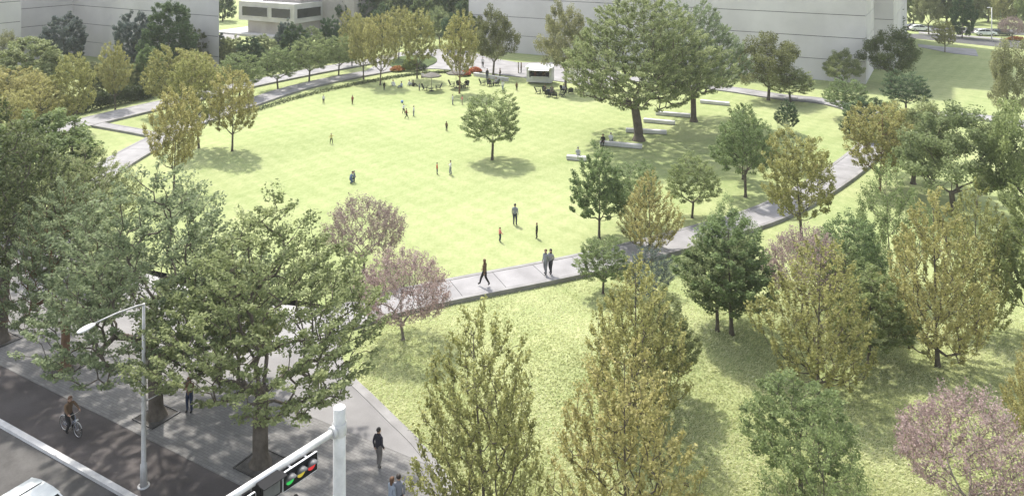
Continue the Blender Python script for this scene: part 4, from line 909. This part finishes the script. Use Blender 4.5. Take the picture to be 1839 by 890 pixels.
# ------------------------------------------------------------------ lawn chairs, tables, parasols
def make_chair():
    o = empty('lawn_chair'); sl = MB()
    a = R(14); X = V3(1, 0, 0); sy = V3(0, math.cos(a), -math.sin(a)*1.0)
    for i in range(5): sl.box(V3(0, -.24+.115*i, .36-.028*i), (.54, .10, .025), (X, sy.normalized(), X.cross(sy).normalized()), 0, .006)
    sl.build('seat', M['chair'], o); bk = MB(); t = V3(0, .42, .9).normalized()
    for i in range(5): bk.box(V3(-.22+.11*i, .26, .26)+t*(.36-.02*abs(i-2)), (.10, .025, .74-.05*abs(i-2)), (X, X.cross(t)*-1, t), 0, .006)
    bk.build('backrest', M['chair'], o)
    for s in (-1, 1):
        f = MB(); f.box((s*.30, -.25, .28), (.05, .07, .56), None, 0, .006); f.build('leg', M['chair'], o)
        f = MB(); f.tube([(s*.27, .10, .30), (s*.27, .42, 0)], .03, 6); f.build('leg', M['chair'], o)
        f = MB(); f.box((s*.31, 0, .575), (.11, .66, .025), None, 0, .006); f.build('armrest', M['chair'], o)
    return o
chair0 = make_chair(); used = []
def chair(px, py, fc, label):
    o = chair0 if not used else copy_tree(chair0); used.append(1)
    o.location = G(px, py); o.rotation_euler = (0, 0, fc); o.scale = (1.12, 1.12, 1.1); tag(o, label, 'chair', 'dark lawn chairs'); return o
LEFT, RIGHT = facing(-.9, -.3), facing(.9, -.3)
chair(764, 162, facing(.9, -.2), 'dark lawn chair left of the low table under the left grey parasol'); chair(787, 161, facing(-.9, -.3), 'dark lawn chair right of the low table under the left grey parasol')
chair(812, 155, facing(.9, -.2), 'dark lawn chair at the left end of the parasol group by the thin golden tree')
chair(825, 157, facing(.5, -.9), 'dark lawn chair with a sitter in brown, just behind the thin golden trunk'); chair(837, 157, facing(-.4, -.9), 'dark lawn chair with a sitter in black, right of the thin golden trunk')
chair(867, 153, facing(.9, -.2), 'empty dark lawn chair at the left of the middle seating group'); chair(879, 155, facing(.3, -.9), 'dark lawn chair with a sitter in the middle of the middle seating group'); chair(891, 154, facing(-.8, -.5), 'dark lawn chair with a sitter at the right of the middle seating group')
chair(967, 168, facing(.9, -.2), 'empty dark lawn chair at the far left of the group before the kiosk'); chair(979, 168, facing(.4, -.9), 'dark lawn chair with a sitter, second from left before the kiosk')
chair(984, 173, facing(.5, .9), 'dark lawn chair in front of the second sitter before the kiosk'); chair(991, 170, facing(0, -1), 'dark lawn chair with a sitter at the middle of the group before the kiosk')
chair(996, 175, facing(.1, 1), 'nearest dark lawn chair of the group before the kiosk'); chair(1009, 174, facing(-.8, .4), 'dark lawn chair at the lower right of the group before the kiosk')
chair(1012, 166, facing(.6, -.7), 'dark lawn chair at the left of a trio under the huge spreading tree'); chair(1025, 168, facing(0, .9), 'dark lawn chair in the middle of a trio under the huge spreading tree'); chair(1038, 166, facing(-.9, -.2), 'dark lawn chair at the right of a trio under the huge spreading tree')
def table(px, py, label):
    o = empty('low_table', G(px, py)); b = MB(); b.lathe((0, 0, 0), [(0, .42), (.40, .42), (.40, .45), (0, .45)], 18); b.build('tabletop', M['chair'], o)
    for k in range(3):
        a = 2.09*k; b = MB(); b.tube([(.28*math.cos(a), .28*math.sin(a), .42), (.34*math.cos(a), .34*math.sin(a), 0)], .022, 6); b.build('leg', M['chair'], o)
    tag(o, label, 'table', 'dark low lawn tables')
table(774, 164, 'dark low table under the left grey parasol'); table(988, 166, 'dark low table before the kiosk group of sitters'); table(831, 160, 'dark low table between the two sitters by the thin golden tree')
def parasol(px, py, label):
    o = empty('parasol', G(px, py)); b = MB(); b.tube([(0, 0, .05), (0, 0, 2.72)], .028, 8); b.build('pole', M['bark_pale'], o)
    b = MB(); n = 8; vs = [(0, 0, 2.78)]+[(1.5*math.cos(2*math.pi*i/n)*q, 1.5*math.sin(2*math.pi*i/n)*q, z) for q, z in ((.5, 2.58), (1, 2.30), (1, 2.14)) for i in range(n)]
    fs = [(0, 1+i, 1+(i+1) % n) for i in range(n)]+[(1+k*n+i, 1+(k+1)*n+i, 1+(k+1)*n+(i+1) % n, 1+k*n+(i+1) % n) for k in range(2) for i in range(n)]
    b.add(vs, fs); b.build('canopy', M['parasol'], o)
    b = MB(); b.lathe((0, 0, 0), [(0, .0), (.34, 0), (.34, .05), (.06, .08), (.05, .3), (0, .3)], 16); b.build('base', M['steel_dark'], o)
    b = MB()
    for i in range(n):
        a = 2*math.pi*i/n; b.tube([(0, 0, 2.70), (.75*math.cos(a), .75*math.sin(a), 2.545), (1.48*math.cos(a), 1.48*math.sin(a), 2.28)], .012, 4)
    b.build('ribs', M['steel_dark'], o); tag(o, label, 'parasol', 'grey parasols on the lawn')
parasol(775, 163, 'grey parasol over the chairs and table, left of two'); parasol(819, 158, 'grey parasol partly behind the thin golden tree, right of two')
for x, y, fc, lb, t, hr in ((825, 157, facing(.5, -.9), 'person in brown sitting on a lawn chair behind the thin golden trunk', BRN, 'hair_dark'), (837, 157, facing(-.4, -.9), 'person in black sitting on a lawn chair right of the thin golden trunk', BLK, 'hair_brown'),
    (879, 155, facing(.3, -.9), 'person in dark grey sitting in the middle seating group', (.06, .06, .065), 'hair_dark'), (891, 154, facing(-.8, -.5), 'person in pale grey sitting at the right of the middle seating group', (.36, .35, .35), 'hair_brown'),
    (984, 173, facing(.5, .9), 'person in dark navy with back turned, sitting nearest the second sitter before the kiosk', NAVY, 'hair_dark'), (1012, 166, facing(.6, -.7), 'person in pale top sitting at the left of a chair trio under the huge tree', (.4, .4, .38), 'hair_brown'),
    (979, 168, facing(.4, -.9), 'person in brown grey sitting second from left before the kiosk', (.12, .10, .09), 'hair_brown'), (991, 170, facing(0, -1), 'person in taupe sitting at the middle of the group before the kiosk', (.2, .17, .15), 'hair_dark')):
    q = G(x, y); S(q+Vector((math.sin(fc)*.02, -math.cos(fc)*.02, -.06)), 'sit', fc, lb, t, BLK, hr)
b = MB(); b.ellipsoid((0, 0, .2), (.2, .2, .2)); M['ball'] = plain('blue_vinyl', (.16, .26, .52), .4); tag(b.build('ball', M['ball'], None, G(722, 185)), 'small blue play ball on the lawn beyond a trio of children', 'ball')

# ------------------------------------------------------------------ food kiosk
kp = P(946, 149, .11); ku = (P(990, 151, .11)-kp); kL = 3.9; ku.normalize(); kn = Vector((-ku.y, ku.x, 0)); Zv = V3(0, 0, 1)
ko = empty('food_kiosk', kp); kx = (ku, kn, Zv); K_ = lambda u, n, z: ku*u+kn*n+Zv*z
b = MB(); t = .08; D_ = 2.3
b.box(K_(kL/2, D_, 1.3), (kL, t, 2.3), kx); b.box(K_(0, D_/2, 1.3), (t, D_-t, 2.3), kx); b.box(K_(kL, D_/2, 1.3), (t, D_-t, 2.3), kx)
b.box(K_(kL/2, 0, .55), (kL-t, t, .8), kx); b.box(K_(.22, 0, 1.70), (.36, t, 1.50), kx); b.box(K_(kL-.18, 0, 1.70), (.28, t, 1.50), kx); b.build('body', M['kiosk'], ko)
b = MB(); b.box(K_(kL/2, D_/2-.12, 2.52), (kL+.3, D_+.5, .12), kx, 0, .02); b.build('roof', M['white'], ko)
b = MB(); fl = (K_(0, -1.05, -.28)).normalized(); b.box(K_(kL/2+.15, -.75, 2.36), (kL-.7, 1.15, .06), (ku, fl, ku.cross(fl)), 0, .01); b.build('awning', M['white'], ko)
b = MB(); b.box(K_(kL/2+.15, -.18, 1.06), (kL-1.1, .45, .05), kx, 0, .01); b.build('counter', M['white'], ko)
b = MB(); b.box(K_(kL/2, D_-.1, 1.5), (kL-.3, .08, 1.9), kx); b.build('back_panel', M['dark_in'], ko)
b = MB()
for z in (1.35, 1.75):
    b.box(K_(kL/2, D_-.3, z), (kL-.8, .3, .03), kx)
    for i in range(9): b.lathe(K_(.9+.28*i, D_-.3, z+.016), [(0, 0), (.05, 0), (.05, .16), (.02, .24), (0, .24)], 8)
b.build('shelf', M['pole'], ko)
for i, u in enumerate((kL-.75, kL-.25)):
    b = MB(); b.add([K_(u-.22, .3, 2.6), K_(u+.22, .3, 2.6), K_(u+.22, .75, 2.6), K_(u-.22, .75, 2.6), K_(u, .5, 3.25)], [(0, 1, 4), (1, 2, 4), (2, 3, 4), (3, 0, 4), (3, 2, 1, 0)]); b.build('vent_cowl', M['white'], ko)
for u in (.6, kL-.6):
    for n in (.35, D_-.35): b = MB(); b.tube([K_(u-.09, n, .17), K_(u+.09, n, .17)], .17, 14, smooth=False); b.build('wheel', M['rubber'], ko)
tag(ko, 'white food kiosk with raised awning flap and dark serving opening', 'kiosk')
S(kp+K_(1.5, 1.0, .15), 'lean', math.atan2(ku.y, ku.x), 'vendor in dark clothes standing inside the food kiosk', BLK, BLK)
S(kp+K_(2.5, 1.1, .15), 'stand', math.atan2(ku.y, ku.x), 'vendor in brown standing deeper inside the food kiosk', BRN, BLK)
# ------------------------------------------------------------------ street furniture and vehicles
def tree_pit(px, py, w, label):
    o = empty('tree_pit', P(px, py, .12)); ax = (U, N, V3(0, 0, 1)); b = MB(); b.box((0, 0, .012), (w-.12, w-.12, .02), ax); b.build('gravel', M['soil'], o)
    b = MB()
    for s in (-1, 1): b.box(N*s*(w/2)+V3(0, 0, .02), (w+.06, .07, .05), ax); b.box(U*s*(w/2)+V3(0, 0, .018), (.07, w-.074, .05), ax)
    b.build('frame', M['steel_dark'], o); tag(o, label, 'tree pit', 'square tree pits in the pavement')
tree_pit(281, 746, 1.5, 'square steel edged pit round the trunk behind the lamp post'); tree_pit(468, 831, 1.6, 'square steel edged gravel pit round the low forked street tree'); tree_pit(116, 661, 1.4, 'square pit round the red brown trunk'); tree_pit(2, 611, 1.5, 'square pit at the left edge round the olive street tree')
# lamp post
lp = P(258, 872, .10); o = empty('street_lamp', lp); hd = P(155, 589, 8.25)-lp
b = MB(); b.tube([(0, 0, 0), (0, 0, .95), (0, 0, 1.0), (0, 0, 4.2), (0, 0, 7.85)], [.15, .135, .10, .088, .058], 14); b.lathe((0, 0, 0), [(.25, 0), (.25, .04), (.17, .05)], 16); b.build('pole', M['pole'], o)
b = MB(); e = hd.copy(); m1 = V3(0, 0, 7.8); dirh = V3(e.x, e.y, 0); b.tube([m1, m1+dirh*.12+V3(0, 0, .1), m1+dirh*.5+V3(0, 0, .28), V3(e.x*.88, e.y*.88, e.z+.02)], [.045, .042, .036, .03], 8); b.build('arm', M['pole'], o)
dh = dirh.normalized(); sd = V3(-dh.y, dh.x, 0); b = MB(); b.ellipsoid(e, (.42, .17, .085), 0, 18, 10, (dh, sd, V3(0, 0, 1))); lh = b.build('lamp_head', M['pole_white'], o)
b = MB(); b.ellipsoid(e+dh*.04-V3(0, 0, .045), (.28, .12, .055), 0, 14, 8, (dh, sd, V3(0, 0, 1))); b.build('lens', M['glass'], lh)
b = MB(); br = P(297, 707, 3.7)-lp; b.tube([(0, 0, 3.6), V3(br.x, br.y, 3.75)], [.022, .018], 7); b.lathe((0, 0, 3.5), [(.11, 0), (.11, .2)], 14); b.build('bracket', M['pole'], o)
b = MB(); b.box((.0, -.125, .6), (.12, .03, .32), None, 0, .01); b.build('hatch', M['pole'], o)
tag(o, 'grey street lamp post with long arm and oval head on the cycle track', 'street lamp')
# traffic signal mast
ZT = 7.95; td = 26.2; tp = V3((609.5-CX)*td/F, td, .12); o = empty('traffic_signal', tp); top = H-(730-YH)*td/F-.12; aZ = H-(768-YH)*td/F-.12
b = MB(); b.tube([(0, 0, 0), (0, 0, 3), (0, 0, top-.02), (0, 0, top)], [.235, .222, .205, .19], 20); b.build('pole', M['pole_white'], o)
b = MB(); b.lathe((0, 0, 0), [(0, .05), (.4, .05), (.4, 0)], 16); b.build('base_plate', M['pole'], o)
tgt = P(430, 884, aZ+.12)-tp; ad = V3(tgt.x, tgt.y, 0).normalized(); sd = V3(-ad.y, ad.x, 0)
if sd.dot(-tp) < 0: sd = -sd                      # sd: side of the arm that faces the camera
b = MB(); b.tube([ad*.24+V3(0, 0, aZ), ad*3+V3(0, 0, aZ+.03), ad*9.2+V3(0, 0, aZ+.10)], [.125, .105, .06], 14); b.build('arm', M['pole_white'], o)
b = MB(); b.lathe((0, 0, aZ-.20), [(.23, 0), (.245, .02), (.245, .38), (.23, .40)], 20); b.tube([ad*.2+V3(0, 0, aZ), ad*.34+V3(0, 0, aZ)], .19, 14); b.build('clamp', M['pole_white'], o)
def atarm(px):      # distance along the arm that shows at this picture column
    t = 0
    while t < 9:
        q = tp+ad*t
        if CX+F*q.x/q.y <= px: return t
        t += .01
    return t
Zv = V3(0, 0, 1); axs = (ad, sd, Zv)
def head(u0, label_lenses=True, lit=True):
    L, hh = 1.34, .60; c = ad*(u0+L/2)+sd*.26+Zv*(aZ-.32)
    b = MB(); b.box(c+sd*.03, (L, .05, hh), axs, 0, .05); h = b.build('signal_head', M['white'], o)
    b = MB(); b.box(c+sd*.058, (L-.05, .02, hh-.05), axs, 0, .009); b.build('backboard', M['black'], h)
    b = MB(); b.box(c-sd*.09, (L-.16, .18, hh-.12), axs, 0, .02); b.build('housing', M['black'], h)
    for i, mt in enumerate(('sig_red', 'sig_yel', 'sig_grn')):
        q = c+ad*(-.41+.41*i)+sd*.07; n = 18
        b = MB(); vs = [q]+[q+(ad*math.cos(2*math.pi*k/n)+Zv*math.sin(2*math.pi*k/n))*.168 for k in range(n)]; vs[0] = q+sd*.035
        b.add(vs, [(0, 1+k, 1+(k+1) % n) for k in range(n)], 0, True); b.build('lens', M[mt], h)
        b = MB(); vs = []
        for k in range(n//2+3):
            w = -.26+(math.pi+.52)*k/(n//2+2); e = (ad*math.cos(w)+Zv*math.sin(w))
            vs += [q+e*.176, q+e*.176+sd*(.05+.20*max(0, math.sin(w)))-Zv*.03*max(0, math.sin(w)), q+e*.188+sd*(.05+.20*max(0, math.sin(w)))-Zv*.03*max(0, math.sin(w)), q+e*.188]
        b.add(vs, [(4*k+j, 4*k+4+j, 4*k+4+(j+1) % 4, 4*k+(j+1) % 4) for k in range(n//2+2) for j in range(4)], 0, True); b.build('visor', M['grey_plate'] if i < 3 else M['black'], h)
    for s in (-.3, .3):
        b = MB(); b.box(ad*(u0+L/2+s)+sd*.10+Zv*(aZ-.08), (.06, .26, .05), axs); b.build('bracket', M['pole_white'], h)
head(atarm(560)); u2 = atarm(497)
b = MB(); b.box(ad*(u2+.42)+sd*.10+Zv*(aZ-.26), (.78, .46, .62), axs, 0, .03); c2 = b.build('cabinet', M['black'], o)
b = MB(); b.box(ad*(u2+.42)+sd*.345+Zv*(aZ-.28), (.60, .02, .44), axs, 0, .008); b.build('face_plate', M['grey_plate'], c2)
b = MB(); b.box(ad*(u2+.42)+sd*.42+Zv*(aZ+.045), (.84, .30, .025), axs, 0, .008); b.build('hood', M['black'], c2)
head(u2+.95)
tag(o, 'white mast with angled arm carrying a red yellow green signal and black boxes', 'traffic signal')

# bicycle
bp = P(127, 778, .10); hx = U.copy(); o = empty('bicycle', bp, math.atan2(hx.y, hx.x))   # +x is forward
def wheel(x):
    b = MB(); n = 28; pts = [(x+.335*math.cos(2*math.pi*k/n), 0, .345+.335*math.sin(2*math.pi*k/n)) for k in range(n+1)]; w = link('wheel', bpy.data.meshes.new('w'), o)
    b.tube(pts, .02, 6, cap=False); w.data = b.mesh('tyre', M['rubber'])
    b = MB(); b.tube([(x+.31*math.cos(2*math.pi*k/n), 0, .345+.31*math.sin(2*math.pi*k/n)) for k in range(n+1)], .012, 5, cap=False); b.build('rim', M['chrome'], w)
    b = MB(); b.tube([(x, -.05, .345), (x, .05, .345)], .025, 8)
    for k in range(14):
        a = 2*math.pi*k/14; b.tube([(x, .02*(-1)**k, .345), (x+.305*math.cos(a), 0, .345+.305*math.sin(a))], .0025, 3, cap=False)
    b.build('spokes', M['chrome'], w)
    b = MB(); b.tube([(x+.37*math.cos(a), 0, .345+.37*math.sin(a)) for a in np.linspace(.5, 2.6, 10)], .022, 5); b.build('mudguard', M['pole'], w)
wheel(.55); wheel(-.53)
b = MB(); M['bike'] = plain('blue_grey_bike_paint', (.16, .18, .23), .35, .5)
hdp, bb, st = (.36, 0, .80), (-.05, 0, .30), (-.17, 0, .72)
for a_, c_, r_ in ((hdp, bb, .02), ((.38, 0, .72), (-.12, 0, .5), .016), (bb, st, .018), (bb, (-.53, .05, .345), .011), (bb, (-.53, -.05, .345), .011), (st, (-.53, .05, .345), .010), (st, (-.53, -.05, .345), .010), ((.34, 0, .95), (.42, 0, .66), .022)): b.tube([a_, c_], r_, 8)
b.build('frame', M['bike'], o)
b = MB()
for s in (-.055, .055): b.tube([(.42, s*.6, .70), (.48, s, .50), (.55, s, .345)], .012, 6)
b.build('fork', M['bike'], o)
b = MB(); b.tube([st, (-.20, 0, .88)], .014, 8); b.build('seat_post', M['chrome'], o)
b = MB(); b.ellipsoid((-.22, 0, .90), (.14, .085, .035)); b.ellipsoid((-.10, 0, .90), (.12, .035, .025)); b.build('saddle', M['black'], o)
b = MB(); b.tube([(.34, 0, .95), (.33, 0, 1.06)], .014, 8); b.tube([(.20, .27, 1.07), (.30, .24, 1.07), (.34, .1, 1.06), (.34, -.1, 1.06), (.30, -.24, 1.07), (.20, -.27, 1.07)], .012, 6); b.build('handlebar', M['chrome'], o)
for s in (-.275, .275):
    b = MB(); b.tube([(.13, s, 1.07), (.24, s*.97, 1.07)], .017, 7); b.build('grip', M['black'], o)
b = MB(); b.tube([(-.05, -.06, .30), (-.05, .06, .30)], .05, 12); b.tube([(-.05, .07, .30), (-.05, .08, .14)], .01, 5); b.tube([(-.05, -.07, .30), (-.05, -.08, .46)], .01, 5); b.build('crank', M['chrome'], o)
for x, y, z in ((-.05, .12, .135), (-.05, -.12, .465)):
    b = MB(); b.box((x, y, z), (.09, .10, .02)); b.build('pedal', M['black'], o)
b = MB(); b.tube([(.50, -.05, .80), (.50, .05, .80)], .04, 10); b.build('front_lamp', M['white'], o)
tag(o, 'blue grey city bicycle ridden along the dark cycle track', 'bicycle')
rp = bp+hx*(-.20)+V3(0, 0, .0); 
c = S(rp, 'cycle', math.atan2(hx.x, -hx.y), 'cyclist with long brown hair, brown top and black trousers riding on the dark cycle track', BRN, BLK, 'hair_brown', True)

# cars
def car(loc, rz, paint, label, near=True):
    o = empty('parked_car' if not near else 'white_car', loc, rz)
    prof = [(-2.2, .55), (-2.2, .82), (-1.95, .98), (-1.0, 1.02), (1.35, 1.0), (2.05, .86), (2.2, .70), (2.2, .45)]      # side outline of lower body, x forward is +
    def shell(profile, hw0, hw1, zb):
        b = MB(); n = len(profile); vs = []
        for s in (-1, 1):
            for x, z in profile:
                f = max(0, abs(x)-1.5)/.7; hw = hw0-(hw0-hw1)*max(0, (z-zb)); vs.append((x, s*(hw-.12*f*f), z))
        b.add(vs, [tuple(range(n))[::-1], tuple(range(n, 2*n))], 0)
        b.add(vs, [(i, (i+1) % n, n+(i+1) % n, n+i) for i in range(n)], 0, False)
        return b
    def fin(b, name, mat, par, bev=.05, seg=3):
        me = b.mesh(name, M[mat]); bm = bmesh.new(); bm.from_mesh(me); bmesh.ops.remove_doubles(bm, verts=bm.verts, dist=1e-4); bmesh.ops.recalc_face_normals(bm, faces=bm.faces)
        bmesh.ops.bevel(bm, geom=bm.edges[:], offset=bev, segments=seg, affect='EDGES', profile=.5); bm.to_mesh(me); bm.free()
        for p in me.polygons: p.use_smooth = True
        return link(name, me, par)
    low = prof+[(1.9, .30), (-1.9, .30)]
    fin(shell(low, .91, .86, .6), 'body', paint, o, .07, 4)
    cab = [(-1.95, 1.0), (-1.55, 1.34), (-.95, 1.475), (-.1, 1.50), (.35, 1.44), (1.2, .99)]
    fin(shell(cab, .80, .58, 1.0), 'cabin', 'glass', o, .05, 3)
    roof = [(-1.62, 1.335), (-.98, 1.49), (-.1, 1.52), (.40, 1.455), (.36, 1.43), (-.1, 1.47), (-.95, 1.45), (-1.58, 1.30)]
    fin(shell(roof, .74, .60, 1.2), 'roof', paint, o, .012, 2)
    for s in (-1, 1):
        b = MB(); b.tube([(1.22, s*.80, 1.0), (.38, s*.63, 1.45)], .035, 6); b.build('front_pillar', M[paint], o); b = MB(); b.tube([(-.35, s*.815, 1.0), (-.38, s*.63, 1.47)], .035, 6); b.build('middle_pillar', M[paint], o); b = MB(); b.tube([(-1.9, s*.78, 1.0), (-1.56, s*.66, 1.32)], .06, 6); b.build('rear_pillar', M[paint], o)
        b = MB(); b.ellipsoid((.85, s*.98, 1.03), (.10, .12, .07), 0, 10, 8); b.build('mirror', M[paint], o)
        b = MB(); b.ellipsoid((2.08, s*.62, .74), (.12, .18, .07), 0, 10, 8); b.build('headlight', M['chrome'], o)
        b = MB(); b.ellipsoid((-2.14, s*.64, .84), (.08, .18, .07), 0, 10, 8); b.build('tail_light', M['sig_red'] if False else M['tail'], o)
        for x in (-1.35, 1.38):
            b = MB(); b.tube([(x, s*.72, .32), (x, s*.93, .32)], .32, 20, smooth=False); w = b.build('wheel', M['rubber'], o)
            b = MB(); b.tube([(x, s*.80, .32), (x, s*.936, .32)], .21, 16, smooth=False); b.build('rim', M['chrome'], w)
    b = MB(); b.tube([(-.72, -.60, 1.49), (-.72, -.3, 1.515), (-.72, .3, 1.515), (-.72, .60, 1.49)], .022, 6); b.build('roof_seam', M['black'], o)
    tag(o, label, 'car'); return o
M['tail'] = plain('tail_light_plastic', (.35, .02, .02), .3, .5)
cz = H-(861-YH)*1.0
cd = F*(H-1.55)/(860-YH); cp = V3((88-CX)*cd/F, cd, .054)
car(cp+U*.65-N*.85, math.atan2(U.y, U.x), 'car_white', 'white car whose roof shows at the bottom left corner of the street')
for x, y, pm, lb in ((1770, 64, 'car_white', 'white car parked across the far street beside a dark one'), (1800, 64, 'car_dark', 'dark car parked beside the pale blossom tree far right'), (1652, 56, 'car_white', 'white car parked at the corner of the grey building far right'), (1637, 54, 'car_dark', 'dark car parked nearest the grey building corner far right')):
    o = car(P(x, y, .03), R(-8)+(math.pi if x % 2 else 0), pm, lb, False); o['group'] = 'cars parked beyond the far street'
# far lamp post and steel post
def post(px, py, ty, label, head=True):
    p = P(px, py); h = (py-ty)/PXM(py); o = empty('lamp_post', p); b = MB(); b.tube([(0, 0, 0), (0, 0, h)], [.13, .08], 10); b.build('pole', M['pole_white'], o)
    b = MB(); b.tube([(0, 0, h-.02), (-.5, -.1, h+.02)], .05, 6); b.ellipsoid((-.7, -.12, h+.02), (.4, .16, .09)); b.build('lamp_head', M['pole_white'], o); tag(o, label, 'lamp post')
post(1781, 76, 14, 'pale lamp post on the far pavement at top right'); post(1617, 128, 66, 'grey lamp post beside the round olive tree on the shaded bank')
b = empty('flower_bed', P(1825, 72)); 
bpy.data.objects.remove(b); flower_bed(1826, 73, 2.2, 1.5, 'orange flower bed under the pale blossom tree beyond the far street')

# ------------------------------------------------------------------ light, sky, camera
SUN_EL, SD = R(57), Vector((.46, -.888))
SD.normalize(); sd3 = Vector((SD.x*math.cos(SUN_EL), SD.y*math.cos(SUN_EL), -math.sin(SUN_EL)))
L = bpy.data.lights.new('sun', 'SUN'); L.energy = 2.5; L.angle = R(2); L.color = (1, .955, .88)
so = bpy.data.objects.new('sun', L); COL.objects.link(so); so.rotation_euler = sd3.to_track_quat('-Z', 'Y').to_euler(); so.location = (0, 0, 80)
wd = bpy.data.worlds.new('World'); scene.world = wd; wd.use_nodes = True; nt = wd.node_tree
bg = nt.nodes['Background']; sk = nt.nodes.new('ShaderNodeTexSky'); sk.sky_type = 'NISHITA'; sk.sun_disc = False
sk.sun_elevation = SUN_EL; sk.sun_rotation = math.atan2(-SD.x, -SD.y); sk.air_density = 1.0; sk.dust_density = 2.5; sk.ozone_density = 1.0
hsv = nt.nodes.new('ShaderNodeHueSaturation'); hsv.inputs['Saturation'].default_value = .45; nt.links.new(sk.outputs[0], hsv.inputs['Color']); nt.links.new(hsv.outputs[0], bg.inputs[0]); bg.inputs[1].default_value = .15
cam = bpy.data.cameras.new('camera'); cam.sensor_fit = 'HORIZONTAL'; cam.sensor_width = 36; cam.lens = 36*F/1839; cam.shift_y = -(445-YH)/1839
cam.clip_end = 5000; cam.clip_start = .5
co = bpy.data.objects.new('camera', cam); COL.objects.link(co); co.location = (0, 0, H); co.rotation_euler = (R(90), 0, 0); scene.camera = co
vs_ = scene.view_settings; vs_.view_transform = 'Standard'; vs_.look = 'None'; vs_.gamma = 1; vs_.use_curve_mapping = False; vs_.exposure = 1.32
scene.cycles.max_bounces = 8; scene.cycles.transparent_max_bounces = 8; scene.cycles.use_denoising = True

HAZE = .00024
# thin even haze volume, added to lift the blacks to a milky tone
hz = MB(); hz.box((0, 420, 34.25), (1500, 1500, 70.5)); m, nt, out = newmat('haze_air'); pv = nt.nodes.new('ShaderNodeVolumePrincipled')
pv.inputs['Color'].default_value = (.95, .96, .97, 1); pv.inputs['Density'].default_value = HAZE; nt.links.new(pv.outputs[0], out.inputs['Volume'])
hz.build('haze', m)['kind'] = 'stuff'
scene.cycles.volume_bounces = 1
